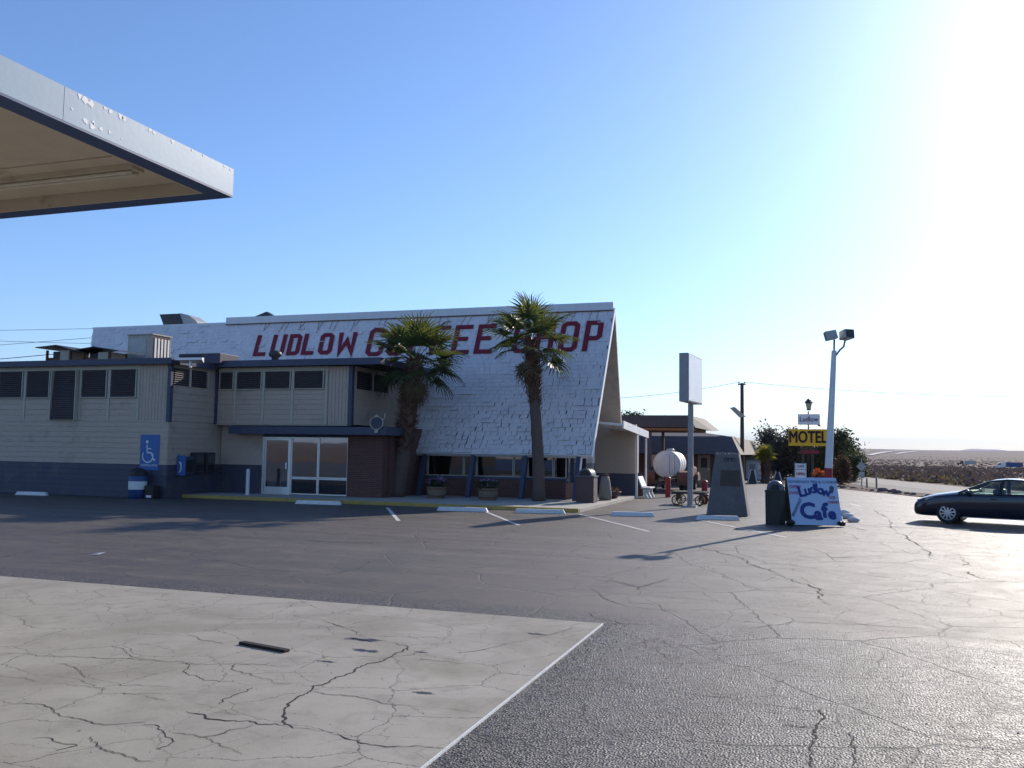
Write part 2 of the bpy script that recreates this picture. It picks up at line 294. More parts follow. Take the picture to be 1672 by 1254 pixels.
# ------------------------------------------------------------------ helpers
ORG = {}
def org(o): return ORG.get(o.name, Vector((0, 0, 0))) if o else Vector((0, 0, 0))
def tag(o, label=None, cat=None, group=None, kind=None):
    if label: o['label'] = label
    if cat: o['category'] = cat
    if group: o['group'] = group
    if kind: o['kind'] = kind
    return o
def thing(name, loc, label, cat, group=None, rz=0.0):
    o = bpy.data.objects.new(name, None); COL.objects.link(o); o.location = loc; o.rotation_euler = (0, 0, rz)
    o.empty_display_size = 0.3
    ORG[o.name] = Vector(loc) if rz == 0 else Vector((0, 0, 0))    # rotated things are modelled in local metres
    return tag(o, label, cat, group)
class MB:
    def __init__(s): s.v = []; s.f = []
    def add(s, vs, fs):
        b = len(s.v); s.v += [tuple(v) for v in vs]; s.f += [tuple(b+i for i in f) for f in fs]; return s
    def box(s, x0, x1, y0, y1, z0, z1):
        return s.add([(x0, y0, z0), (x1, y0, z0), (x1, y1, z0), (x0, y1, z0), (x0, y0, z1), (x1, y0, z1), (x1, y1, z1), (x0, y1, z1)],
                     [(0, 3, 2, 1), (4, 5, 6, 7), (0, 1, 5, 4), (1, 2, 6, 5), (2, 3, 7, 6), (3, 0, 4, 7)])
    def obox(s, c, ax, ay, az):
        c, ax, ay, az = map(Vector, (c, ax, ay, az)); p = []
        for k in (-1, 1):
            for i, j in ((-1, -1), (1, -1), (1, 1), (-1, 1)): p.append(c+ax*i+ay*j+az*k)
        return s.add(p, [(0, 3, 2, 1), (4, 5, 6, 7), (0, 1, 5, 4), (1, 2, 6, 5), (2, 3, 7, 6), (3, 0, 4, 7)])
    def bar(s, a, b, w, h, up=(0, 0, 1)):
        a, b = Vector(a), Vector(b); d = (b-a); L = d.length; d.normalize(); u = Vector(up)
        x = d.cross(u)
        if x.length < 1e-4: x = d.cross(Vector((1, 0, 0)))
        x.normalize(); z = x.cross(d)
        return s.obox((a+b)/2, d*(L/2), x*(w/2), z*(h/2))
    def quad(s, a, b, c, d): return s.add([a, b, c, d], [(0, 1, 2, 3)])
    def prism(s, pts, off):
        """closed polygon pts (3D) extruded by vector off"""
        off = Vector(off); n = len(pts); p = [Vector(q) for q in pts]
        return s.add(p+[q+off for q in p], [tuple(range(n-1, -1, -1)), tuple(range(n, 2*n))] + [(i, (i+1) % n, n+(i+1) % n, n+i) for i in range(n)])
    def tube(s, pts, rad, n=8, cap=True):
        pts = [Vector(p) for p in pts]
        if not isinstance(rad, (list, tuple)): rad = [rad]*len(pts)
        rings = []; ref = None
        for i, p in enumerate(pts):
            d = (pts[min(i+1, len(pts)-1)]-pts[max(i-1, 0)]).normalized()
            if ref is None:
                ref = d.cross(Vector((0, 0, 1)))
                if ref.length < 1e-3: ref = Vector((1, 0, 0))
            x = (ref-d*ref.dot(d)).normalized(); ref = x; y = d.cross(x)
            rings.append([p+(x*math.cos(a)+y*math.sin(a))*rad[i] for a in [2*math.pi*k/n for k in range(n)]])
        vs = [q for r in rings for q in r]; fs = []
        for i in range(len(pts)-1):
            for k in range(n): fs.append((i*n+k, i*n+(k+1) % n, (i+1)*n+(k+1) % n, (i+1)*n+k))
        if cap: fs += [tuple(range(n-1, -1, -1)), tuple(range((len(pts)-1)*n, len(pts)*n))]
        return s.add(vs, fs)
    def lathe(s, prof, c=(0, 0, 0), n=20, axis='Z', a0=0.0, a1=2*math.pi):
        c = Vector(c); full = abs(a1-a0-2*math.pi) < 1e-6; m = n if full else n+1; vs = []; fs = []
        for r, z in prof:
            for k in range(m):
                a = a0+(a1-a0)*k/n; x, y = r*math.cos(a), r*math.sin(a)
                vs.append(c+(Vector((x, y, z)) if axis == 'Z' else Vector((x, z, y)) if axis == 'Y' else Vector((z, x, y))))
        for i in range(len(prof)-1):
            for k in range(n): k2 = (k+1) % m; fs.append((i*m+k, i*m+k2, (i+1)*m+k2, (i+1)*m+k))
        return s.add(vs, fs)
    def cyl(s, c, r, h, n=20, axis='Z'): return s.lathe([(0.0001, 0), (r, 0), (r, h), (0.0001, h)], c, n, axis)
    def blob(s, c, r, seed=0, n=8, m=6, jit=0.18):
        rn = random.Random(seed); c = Vector(c); r = Vector(r) if not isinstance(r, (int, float)) else Vector((r, r, r)); vs = []; fs = []
        for i in range(m+1):
            t = math.pi*i/m
            for k in range(n):
                a = 2*math.pi*k/n; q = 1+rn.uniform(-jit, jit) if 0 < i < m else 1
                vs.append(c+Vector((r.x*math.sin(t)*math.cos(a)*q, r.y*math.sin(t)*math.sin(a)*q, r.z*math.cos(t)*q)))
        for i in range(m):
            for k in range(n): fs.append((i*n+k, (i+1)*n+k, (i+1)*n+(k+1) % n, i*n+(k+1) % n))
        return s.add(vs, fs)
    def mesh(s, name, mat, o=Vector((0, 0, 0)), smooth=False):
        me = bpy.data.meshes.new(name); me.from_pydata([tuple(Vector(v)-o) for v in s.v], [], s.f); me.materials.append(MATS[mat])
        if smooth: me.polygons.foreach_set('use_smooth', [True]*len(me.polygons))
        me.update(); return me
    def build(s, name, mat, parent=None, smooth=False, bevel=0.0, loc=None, label=None, auto=None):
        if parent is None:
            o0 = Vector(loc) if loc is not None else Vector((0, 0, 0))
        else: o0 = org(parent)
        me = s.mesh(name, mat, o0, smooth)
        o = bpy.data.objects.new(name, me); COL.objects.link(o)
        if parent is None: o.location = o0
        else: o.parent = parent
        ORG[o.name] = o0
        if bevel:
            b = o.modifiers.new('bevel', 'BEVEL'); b.width = bevel; b.segments = 2; b.limit_method = 'ANGLE'; b.angle_limit = R(40)
        if auto and smooth:
            me.set_sharp_from_angle(angle=R(auto))
        if label: o['label'] = label
        return o

def stroke(poly, wd, closed=False):
    """2D polyline -> list of quads (mitred band)"""
    P = [Vector(p) for p in poly]; n = len(P); Ls, Rs = [], []
    for i in range(n):
        if closed: a, b = P[i-1], P[(i+1) % n]
        else: a, b = P[max(i-1, 0)], P[min(i+1, n-1)]
        d1 = (P[i]-a).normalized() if (P[i]-a).length > 1e-9 else (b-P[i]).normalized()
        d2 = (b-P[i]).normalized() if (b-P[i]).length > 1e-9 else d1
        n1 = Vector((-d1.y, d1.x)); n2 = Vector((-d2.y, d2.x)); mt = (n1+n2).normalized(); k = wd/2/max(0.35, mt.dot(n1))
        Ls.append(P[i]+mt*k); Rs.append(P[i]-mt*k)
    q = []
    for i in range(n if closed else n-1):
        j = (i+1) % n; q.append((Rs[i], Rs[j], Ls[j], Ls[i]))
    return q
def text_mesh(body, size, extrude=0.004, offset=0.0, shear=0.0, align='CENTER', sx=1.0):
    cu = bpy.data.curves.new('lettering', 'FONT'); cu.body = body; cu.size = size; cu.extrude = extrude; cu.offset = offset; cu.shear = shear
    cu.align_x = align; cu.align_y = 'CENTER'; cu.resolution_u = 3
    o = bpy.data.objects.new('tmp_text', cu); COL.objects.link(o); bpy.context.view_layer.update()
    dg = bpy.context.evaluated_depsgraph_get(); ev = o.evaluated_get(dg); src = ev.to_mesh()
    vs = [(v.co.x*sx, v.co.y, v.co.z) for v in src.vertices]; fs = [tuple(p.vertices) for p in src.polygons]
    ev.to_mesh_clear(); bpy.data.objects.remove(o); bpy.data.curves.remove(cu)
    return vs, fs
def lettering(body, size, mat, parent, pos, ux, uy, bold=0.0, shear=0.0, rot=0.0, name='lettering', extrude=0.004, sx=1.0):
    """flat text set on a board: pos centre, ux/uy unit vectors across and up the board; bold = extra half stroke in metres"""
    vs, fs = text_mesh(body, size, extrude, 0.0, shear, sx=sx); ux, uy = Vector(ux), Vector(uy); un = ux.cross(uy); pos = Vector(pos)
    c, s_ = math.cos(rot), math.sin(rot); m = MB()
    sh = [(0, 0)] if bold <= 0 else [(0, 0), (bold, 0), (-bold, 0), (0, bold), (0, -bold), (bold*0.7, bold*0.7), (-bold*0.7, bold*0.7), (bold*0.7, -bold*0.7), (-bold*0.7, -bold*0.7)]
    for i, (dx, dy) in enumerate(sh):
        m.add([pos+ux*(x*c-y*s_+dx)+uy*(x*s_+y*c+dy)+un*(z+0.0006*i) for x, y, z in vs], fs)
    return m.build(name, mat, parent)
def strip(pts, z, wd, seed=0, jag=0.0):
    """flat ribbon on the ground along pts; jag > 0 gives the ragged line of a crack"""
    rn = random.Random(seed); q = [Vector(p) for p in pts]
    if jag:
        amp = jag*2.6
        for _ in range(6):
            out = []
            for a, b in zip(q, q[1:]):
                out.append(a); L = (b-a).length
                if L > 0.05:
                    d = (b-a)/L; out.append((a+b)/2+Vector((-d.y, d.x))*rn.uniform(-1, 1)*min(amp, L*0.22))
            out.append(q[-1]); q = out; amp *= 0.62
    m = MB(); vs = []; n = len(q); ww0 = 1.0
    for i, p in enumerate(q):
        d = (q[min(i+1, n-1)]-q[max(i-1, 0)]).normalized(); nn = Vector((-d.y, d.x))
        ww0 = min(1.7, max(0.18, ww0+rn.uniform(-0.35, 0.35))); ww = wd*(ww0 if jag else 1.0)*0.5; w2 = ww*(rn.uniform(0.5, 1.4) if jag else 1.0)
        if jag and (i == 0 or i == n-1): ww = w2 = 0.001
        vs += [(p.x+nn.x*ww, p.y+nn.y*ww, z), (p.x-nn.x*w2, p.y-nn.y*w2, z)]
    m.add(vs, [(2*i, 2*i+1, 2*i+3, 2*i+2) for i in range(n-1)]); return m
def copy_tree(o, parent=None):
    c = o.copy(); COL.objects.link(c); c.parent = parent
    for ch in list(o.children): copy_tree(ch, c)
    return c
def leaves(m, c, rad, n, size, seed, clump=26, flat=1.0, shell=0.55):
    """leaf-sized faces gathered in clumps through an ellipsoid crown"""
    rn = random.Random(seed); c = Vector(c); rad = Vector(rad); cl = []
    for _ in range(clump):
        while True:
            p = Vector((rn.uniform(-1, 1), rn.uniform(-1, 1), rn.uniform(-1, 1)))
            if shell*0.6 < p.length < 1: break
        cl.append((Vector((p.x*rad.x, p.y*rad.y, p.z*rad.z)), rn.uniform(0.16, 0.34)))
    vs = []; fs = []
    for i in range(n):
        p, s = rn.choice(cl)
        q = c+p+Vector((rn.gauss(0, s*rad.x), rn.gauss(0, s*rad.y), rn.gauss(0, s*rad.z*0.8)))
        a = Vector((rn.gauss(0, 1), rn.gauss(0, 1), rn.gauss(0, 1)*flat)).normalized(); b = a.cross(Vector((rn.gauss(0, 1), rn.gauss(0, 1), rn.gauss(0, 1)))).normalized()
        z = size*rn.uniform(0.5, 1.4); k = len(vs)
        vs += [q-a*z, q+b*z*0.45, q+a*z, q-b*z*0.45]; fs.append((k, k+1, k+2, k+3))
    m.add(vs, fs); return m

# ================================================================== SETTING
def tz(r, a=0.0):
    if r < 95: return -0.03
    if r < 320: return -0.03 - 1.75*((r-95)/225)**1.2
    if r < 1100: return -1.78
    base = -1.78 + (r-1100)*0.0080
    return base + (r-1100)*0.0011*math.sin(a*5.0+1.0) + (r-1100)*0.0004*math.sin(a*37.0)
radii = [18, 36, 54, 72, 95, 115, 140, 170, 205, 245, 320, 430, 600, 850, 1100, 1500, 2100, 2900, 3900, 5000, 6200]
SEG = 192; gm = MB(); gv = [(0, 20, -0.03)]; gf = []
for i, r in enumerate(radii):
    for k in range(SEG):
        a = 2*math.pi*k/SEG; gv.append((r*math.sin(a), 20+r*math.cos(a), tz(r, a)))
for k in range(SEG): gf.append((0, 1+(k+1) % SEG, 1+k))
for i in range(len(radii)-1):
    for k in range(SEG):
        gf.append((1+i*SEG+k, 1+i*SEG+(k+1) % SEG, 1+(i+1)*SEG+(k+1) % SEG, 1+(i+1)*SEG+k))
gm.add(gv, gf); ground = gm.build('ground', 'desert', smooth=True); tag(ground, kind='structure')

# far hills standing beyond the plain
hm = MB(); hv = []; hf = []; NH = 90; rn = random.Random(3)
hp = [rn.uniform(0, 6) for _ in range(6)]
for i in range(NH+1):
    a = R(-12 + 34*i/NH); t = i/NH
    h = 60 + 230*math.exp(-((t-0.28)/0.09)**2) + 120*math.exp(-((t-0.42)/0.06)**2) + 150*math.exp(-((t-0.62)/0.10)**2) + 110*math.exp(-((t-0.85)/0.08)**2)
    h += 26*math.sin(t*61+hp[0]) + 14*math.sin(t*133+hp[1])
    for d, z in ((18500, -60), (19500, 0.40*h+15), (21000, 0.68*h+20), (22500, -60)):
        hv.append((d*math.sin(a), d*math.cos(a), z))
for i in range(NH):
    for j in range(3): hf.append((i*4+j, (i+1)*4+j, (i+1)*4+j+1, i*4+j+1))
hm.add(hv, hf); tag(hm.build('hills', 'far_hill', smooth=True), kind='structure')

# parking lot sheet
lot = [(-70, -40), (60, -40), (40, 4), (24, 17.5), (13, 34), (9, 41), (4.9, 49.6), (2.35, 55.9), (0.35, 60.6), (-3.3, 65.3), (-6, 90), (-40, 90), (-70, 60)]
lm = MB(); lm.add([(x, y, 0) for x, y in lot], [tuple(range(len(lot)))])
parking = lm.build('parking_lot', 'asphalt'); tag(parking, kind='structure')
# dirt shoulder, old highway beyond the lot, pale gravel strip
near_e = [(-9, 112), (2.2, 72), (4.4, 58), (9.5, 47), (17, 35), (31, 17), (60, -15)]
mid_e = [(-7.5, 114), (3.4, 77), (6.6, 62), (12, 50.5), (20, 38), (34, 21), (64, -10)]
far_e = [(-3, 122), (3.95, 93.3), (9.8, 68.2), (15.5, 56), (25, 42), (40, 25), (72, -4)]
def ribbon(a, b, z): m = MB(); m.add([(x, y, z) for x, y in a]+[(x, y, z) for x, y in b], [(i, i+1, len(a)+i+1, len(a)+i) for i in range(len(a)-1)]); return m
tag(ribbon(near_e, mid_e, -0.018).build('road', 'old_road'), kind='structure')
tag(ribbon(mid_e, far_e, -0.022).build('road_shoulder', 'gravel_road'), kind='structure')
# distant divided highway climbing the plain
for k, (ang, wd, rr) in enumerate(((3.1, 5, (1500, 1900, 2400, 3000, 3700, 4500, 5300)), (4.6, 5, (1900, 2400, 3000, 3700, 4500, 5400)))):
    m = MB(); vs = []
    for j, r in enumerate(rr):
        a = R(ang + 0.42*j); wj = wd*(0.8+0.6*((j*7+k*3) % 3)/2)
        aa = math.atan2(r*math.sin(a), r*math.cos(a)-20)
        zz = tz(math.hypot(r*math.sin(a), r*math.cos(a)-20), aa) + 0.8 + r*0.0003
        vs += [((r)*math.sin(a)-wj, r*math.cos(a), zz), (r*math.sin(a)+wj, r*math.cos(a), zz)]
    m.add(vs, [(2*i, 2*i+1, 2*i+3, 2*i+2) for i in range(len(rr)-1)])
    tag(m.build('highway', 'highway'), kind='structure')

# concrete slab under the filling-station canopy, proud of the asphalt
SX, SY = -2.4, 10.5
sm = MB(); sm.box(-24, SX, -9, SY, -0.1, 0.016)
slab = sm.build('concrete_slab', 'concrete', bevel=0.003); tag(slab, kind='structure')
em = MB(); em.box(SX-0.006, SX+0.004, 2.0, SY+0.003, -0.05, 0.0195); em.build('sunlit_slab_edge', 'paint_white', slab)  # white strip paints in sunlight along the raised slab edge
SLAB_CRACKS =  [[(-6.01, 9.51), (-5.54, 9.39), (-5.1, 9.1), (-4.74, 8.78), (-4.5, 8.62), (-4.28, 8.61), (-4.01, 8.5), (-3.94, 8.26), (-3.95, 7.81), (-4.02, 7.53), (-4.0, 7.29), (-4.01, 6.95), (-4.09, 6.79), (-3.99, 6.35), (-3.94, 6.16), (-3.71, 5.8), (-3.59, 5.73)], [(-4.59, 5.8), (-4.36, 5.74), (-4.1, 5.74), (-3.9, 5.73), (-3.64, 5.76), (-3.46, 5.77), (-3.21, 5.73), (-3.04, 5.67), (-2.91, 5.62), (-2.68, 5.66), (-2.41, 5.74)], [(-4.0, 6.64), (-3.72, 6.64), (-3.36, 6.59), (-3.06, 6.57), (-2.54, 6.59)], [(-7.49, 6.7), (-7.08, 6.74), (-6.74, 6.85), (-6.37, 6.92), (-5.94, 7.02), (-5.55, 7.06), (-5.16, 7.19), (-4.89, 7.27), (-4.6, 7.3)], [(-6.77, 6.07), (-6.23, 6.03), (-5.89, 6.06), (-5.53, 6.03), (-5.14, 6.01), (-4.87, 5.98), (-4.63, 5.99), (-4.19, 5.86)], [(-6.77, 7.35), (-6.46, 7.21), (-6.12, 7.03), (-5.86, 7.02), (-5.56, 7.02), (-5.29, 6.7), (-5.03, 6.6), (-4.76, 6.65), (-4.53, 6.64), (-4.35, 6.79), (-4.09, 6.79)], [(-3.64, 8.0), (-3.24, 8.01), (-2.77, 8.05), (-2.38, 8.06)], [(-3.4, 8.4), (-3.18, 8.76), (-2.99, 9.16), (-2.8, 9.6), (-2.59, 10.24)], [(-5.16, 7.19), (-4.96, 6.97), (-4.7, 6.87), (-4.47, 6.76), (-4.27, 6.78)], [(-4.79, 5.07), (-4.61, 4.93), (-4.4, 4.86), (-4.2, 4.83), (-4.04, 4.82)], [(-4.66, 5.43), (-4.44, 5.36), (-4.25, 5.24), (-4.17, 5.11), (-4.19, 5.02)], [(-5.14, 4.89), (-5.01, 4.94), (-4.79, 4.9), (-4.74, 4.89), (-4.78, 4.75)], [(-4.33, 5.34), (-4.11, 5.34), (-3.87, 5.26), (-3.6, 5.14)], [(-6.12, 5.5), (-5.8, 5.52), (-5.34, 5.35), (-5.04, 5.33), (-4.81, 5.37), (-4.67, 5.47)], [(-4.08, 5.3), (-4.0, 5.51), (-3.93, 5.72)], [(-4.47, 6.05), (-4.52, 6.31), (-4.52, 6.56)], [(-6.41, 8.07), (-6.06, 7.92), (-5.78, 7.85)], [(-6.9, 7.97), (-6.59, 8.0), (-6.4, 8.12)], [(-5.88, 9.96), (-6.01, 9.51), (-6.28, 9.52)], [(-6.67, 6.57), (-6.25, 6.45), (-5.97, 6.29), (-5.57, 6.19), (-5.17, 6.35)]]
LOT_CRACKS =  [[(-2.43, 20.08), (-2.06, 19.31), (-1.67, 18.63), (-1.24, 17.78), (-0.94, 16.76), (-0.63, 16.07), (-0.36, 15.53), (-0.12, 15.02), (0.05, 14.45), (0.11, 13.89), (0.08, 13.53), (0.19, 13.0)], [(-3.31, 13.41), (-2.67, 13.62), (-2.11, 13.79), (-1.39, 14.04), (-0.76, 14.25), (-0.23, 14.65)], [(-3.27, 13.27), (-3.05, 12.91), (-2.8, 12.32), (-2.4, 11.86), (-1.92, 11.78), (-1.52, 11.61), (-1.16, 11.71), (-0.8, 11.76)], [(-2.74, 11.13), (-2.48, 10.82), (-2.26, 10.67), (-1.98, 10.64), (-1.56, 10.84), (-1.15, 10.9), (-0.67, 11.04), (-0.35, 11.44), (-0.27, 11.62), (0.19, 11.67)], [(-2.56, 13.28), (-2.55, 13.59), (-2.42, 14.14), (-2.25, 14.66)], [(-3.35, 14.07), (-2.97, 13.98), (-2.63, 13.64)], [(-1.78, 9.76), (-1.55, 9.33), (-1.34, 8.96)], [(-1.61, 9.87), (-1.52, 9.75), (-1.47, 9.58)], [(2.1, 36.17), (2.22, 33.08), (2.21, 29.54), (2.04, 25.95), (2.19, 24.97), (2.25, 23.32), (2.27, 21.56), (2.27, 20.44), (2.47, 20.35)], [(0.7, 12.47), (0.9, 12.3), (1.19, 12.09), (1.43, 11.87), (1.69, 11.84), (1.97, 11.82), (2.27, 11.83)], [(-0.23, 11.62), (0.24, 11.68), (0.48, 11.74), (0.78, 11.73), (1.17, 11.82), (1.42, 11.83)], [(-0.38, 19.15), (-0.03, 18.98), (0.33, 19.11), (0.67, 19.4), (1.04, 19.45)], [(2.84, 20.46), (2.79, 19.44), (2.63, 18.81)], [(2.61, 17.87), (2.69, 16.97), (2.98, 16.76)], [(0.76, 27.91), (1.1, 27.07), (1.35, 26.49)], [(-0.26, 7.21), (-0.02, 7.24), (0.2, 7.21), (0.49, 7.28), (0.76, 7.32), (0.94, 7.35), (1.22, 7.42), (1.42, 7.45)], [(0.2, 7.2), (0.23, 6.95), (0.23, 6.61), (0.22, 6.47)], [(0.02, 7.77), (-0.0, 7.25), (-0.02, 6.86), (-0.04, 6.51), (-0.02, 6.32)], [(-1.71, 7.95), (-1.25, 7.93), (-0.9, 7.81), (-0.57, 7.77), (-0.24, 7.7), (0.02, 7.69)], [(-15.22, 14.59), (-13.52, 14.09), (-12.2, 14.0), (-10.71, 13.61), (-9.8, 13.43), (-8.91, 12.92), (-8.17, 12.92), (-7.37, 12.79), (-7.37, 13.64), (-7.7, 14.64)], [(-15.44, 16.37), (-13.19, 16.23), (-12.86, 17.59)], [(-10.6, 17.25), (-9.35, 17.28), (-8.12, 18.21)]]
for i, c in enumerate(SLAB_CRACKS):
    strip(c, 0.0185+0.0004*(i % 5), 0.012 if i in (0, 1) else 0.0052, 100+i, 0.018).build('crack', 'crack', slab)
for i, c in enumerate(LOT_CRACKS):
    far = c[0][1] > 17
    strip(c, 0.003+0.0004*(i % 6), 0.024 if far else 0.010, 200+i, 0.035 if far else 0.018).build('crack', 'crack', parking)
strip([(-24, 10.54), (-12, 10.53), (-7, 10.56), (-2.35, 10.52)], 0.002, 0.055, 5, 0.012).build('joint_filler', 'crack', parking)
# patches where the slab surface broke up
for i, (x, y, r) in enumerate(((-4.55, 8.6, 0.20), (-4.3, 8.15, 0.16), (-4.42, 7.6, 0.10), (-3.75, 8.3, 0.07), (-2.95, 9.6, 0.12), (-3.1, 6.95, 0.10))):
    rn = random.Random(i+40); m = MB(); n = 30; r *= 0.8
    m.add([(x+r*1.5*math.cos(2*math.pi*k/n)*rn.uniform(0.3, 1.2), y+r*0.5*math.sin(2*math.pi*k/n)*rn.uniform(0.3, 1.2), 0.0178) for k in range(n)], [tuple(range(n))])
    m.build('oil_stain', 'dark_metal', slab)
# painted stall lines (each a strip on the lot)
for i, (a, b, wd) in enumerate((((-14.06, 27.95), (-11.2, 23.0), 0.12), ((-10.76, 28.5), (-7.68, 23.25), 0.11), ((-7.3, 28.35), (-4.08, 23.1), 0.11), ((-3.6, 28.2), (-0.67, 23.1), 0.11),
        ((-31.5, 24.6), (-29.0, 24.4), 0.12), ((0.6, 28.75), (6.2, 27.1), 0.10), ((1.35, 40.6), (1.75, 38.3), 0.13), ((3.4, 46.9), (7.5, 44.2), 0.12))):
    pts = [(a[0]+(b[0]-a[0])*t/10, a[1]+(b[1]-a[1])*t/10) for t in range(11)]
    strip(pts, 0.0062, wd).build('paint_stripe', 'stripe_white', parking)

# loose aggregate crumbling out of the pavement
rg = random.Random(91); gm2 = MB()
for i in range(5200):
    u = rg.random()
    if u < 0.30: y = rg.uniform(4.5, 10.6); x = SX+abs(rg.gauss(0, 0.20))+0.012
    elif u < 0.45: x = rg.uniform(-13, SX); y = 10.53+abs(rg.gauss(0, 0.10))
    elif u < 0.60: x = rg.uniform(-8, SX); y = rg.uniform(4.8, 10.4)
    else: x = rg.uniform(SX+0.05, 7); y = 4.5+rg.random()**1.4*14
    z = 0.016 if (x < SX and y < SY) else 0.0
    if z and u >= 0.45 and rg.random() < 0.75: continue
    r = rg.uniform(0.003, 0.009)*(1.6 if rg.random() < 0.06 else 1.0); a = rg.uniform(0, 6.28)
    c_, s_ = math.cos(a)*r, math.sin(a)*r
    gm2.add([(x+c_, y+s_, z), (x-s_*0.8, y+c_*0.8, z), (x-c_*0.9, y-s_*0.9, z), (x+s_, y-c_, z), (x+c_*0.2, y, z+r*rg.uniform(0.7, 1.2))], [(0, 1, 4), (1, 2, 4), (2, 3, 4), (3, 0, 4)])
o = gm2.build('loose_gravel', 'gravel_road'); tag(o, 'loose grit scattered on the pavement near the slab', 'gravel', kind='stuff')

# sidewalk in front of the shop, with painted kerb
KY, KX, SZ = 29.1, -7.52, 0.12
wm = MB(); wm.prism([(-23.64, KY+0.15, -0.05), (KX-0.15, KY+0.15, -0.05), (KX-0.15, 39.0, -0.05), (-23.64, 39.0, -0.05)], (0, 0, SZ+0.05))
walk = wm.build('sidewalk', 'sidewalk'); tag(walk, kind='structure')
x = -23.64
while x < KX-0.2:
    x2 = min(x+2.4, KX); MB().box(x+0.006, x2-0.006, KY, KY+0.146, -0.05, SZ+0.004).build('kerb_stone', 'kerb_yellow', walk, bevel=0.012); x = x2
y = KY+0.15
while y < 39.0:
    y2 = min(y+2.4, 39.0); MB().box(KX-0.146, KX, y+0.006, y2-0.006, -0.05, SZ+0.004).build('kerb_stone', 'sidewalk', walk, bevel=0.012, label='bare pale concrete kerb stone'); y = y2
for xx in (-20.5, -17.5, -14.5, -11.5, -8.9):
    MB().box(xx-0.006, xx+0.006, KY+0.16, 33.6, SZ, SZ+0.0015).build('expansion_joint', 'crack', walk)

# ================================================================== COFFEE SHOP
shop = thing('coffee_shop', (-20.0, 32.0, 0), 'tan and slate blue coffee shop with steep white shingled roof and red lettering', 'building')
def part(m, name, mat, parent=shop, **k): return m.build(name, mat, parent, **k)
LX0, LX1, LY = -40.0, -23.65, 28.2
# --- left wing: core walls
def lap_front(x0, x1, y, z0, z1, n, mat, parent):
    """horizontal lap boards on a wall facing -Y, each its own piece"""
    h = (z1-z0)/n
    for i in range(n):
        a, b = z0+i*h, z0+(i+1)*h
        m = MB(); m.add([(x0, y-0.024, a+0.002), (x1, y-0.024, a+0.002), (x1, y-0.004, b+0.002), (x0, y-0.004, b+0.002), (x0, y+0.01, a+0.002), (x1, y+0.01, a+0.002), (x1, y+0.01, b+0.002), (x0, y+0.01, b+0.002)],
              [(0, 1, 2, 3), (4, 7, 6, 5), (0, 4, 5, 1), (2, 6, 7, 3), (0, 3, 7, 4), (1, 5, 6, 2)])
        m.build('siding_board', mat, parent)
def lap_side(x, y0, y1, z0, z1, n, mat, parent):
    """the same on a wall facing +X"""
    h = (z1-z0)/n
    for i in range(n):
        a, b = z0+i*h, z0+(i+1)*h
        m = MB(); m.add([(x+0.024, y0, a+0.002), (x+0.024, y1, a+0.002), (x+0.004, y1, b+0.002), (x+0.004, y0, b+0.002), (x-0.01, y0, a+0.002), (x-0.01, y1, a+0.002), (x-0.01, y1, b+0.002), (x-0.01, y0, b+0.002)],
              [(0, 1, 2, 3), (4, 7, 6, 5), (0, 4, 5, 1), (2, 6, 7, 3), (0, 3, 7, 4), (1, 5, 6, 2)])
        m.build('siding_board', mat, parent)
wl = part(MB().box(LX0, LX1-0.02, LY+0.02, 37.0, -0.1, 5.25), 'wall', 'tan')
lap_front(LX0, LX1-0.01, LY, 0.0, 1.29, 6, 'slate', wl)
lap_front(LX0, LX1-0.01, LY, 1.292, 2.97, 8, 'tan', wl)
lap_front(LX0, -25.12, LY, 2.99, 3.90, 4, 'tan', wl)
# grooved plywood panel at the corner
m = MB(); x = -25.1
while x < -23.85: m.box(x, x+0.142, LY-0.012, LY+0.02, 2.99, 5.19); x += 0.155
part(m, 'grooved_panel', 'tan')
part(MB().box(LX0, LX1-0.03, LY-0.03, LY+0.02, 2.955, 2.988), 'belt_trim', 'tan_trim')
part(MB().box(LX0, -25.1, LY-0.02, LY+0.02, 5.03, 5.20), 'header_trim', 'tan_trim')
def louvre(x0, x1, z0, z1, y, tilt=0.0):
    lv = part(MB().box(x0+0.02, x1-0.02, y+0.0, y+0.015, z0, z1), 'louvre', 'louvre_back')
    m = MB(); z = z0+0.03; t = tilt
    while z < z1-0.02:
        f = (z1-z)/(z1-z0); yy = y-0.05-t*f
        m.add([(x0+0.02, yy-0.03, z), (x1-0.02, yy-0.03, z), (x1-0.02, yy+0.03, z+0.062), (x0+0.02, yy+0.03, z+0.062)], [(0, 1, 2, 3)])
        m.add([(x0+0.02, yy-0.03, z-0.008), (x1-0.02, yy-0.03, z-0.008), (x1-0.02, yy-0.03, z), (x0+0.02, yy-0.03, z)], [(0, 1, 2, 3)])
        z += 0.083
    m.build('slats', 'louvre', lv)
    fr = MB(); d = 0.09+t
    fr.box(x0-0.015, x0+0.02, y-d, y+0.014, z0-0.03, z1+0.002); fr.box(x1-0.02, x1+0.015, y-d, y+0.014, z0-0.03, z1+0.002)
    fr.box(x0+0.02, x1-0.02, y-0.09, y+0.014, z0-0.03, z0); fr.build('frame', 'tan_trim', lv)
for i, (a, b, z0) in enumerate(((-33.83, -32.55, 3.93), (-32.37, -31.06, 3.93), (-30.86, -29.62, 3.93), (-29.40, -28.12, 3.02), (-27.97, -26.70, 3.93), (-26.51, -25.24, 3.93))):
    louvre(a, b, z0, 5.01, LY-0.005, 0.13 if i == 3 else 0.0)
for xx in (-32.46, -30.96, -29.51, -28.04, -26.60, -25.15):
    part(MB().box(xx-0.05, xx+0.05, LY-0.045, LY+0.0, 2.992, 5.028), 'batten', 'tan_trim')
part(MB().box(LX1-0.11, LX1+0.05, LY-0.05, LY+0.10, 2.95, 5.19), 'corner_post', 'blue_trim')
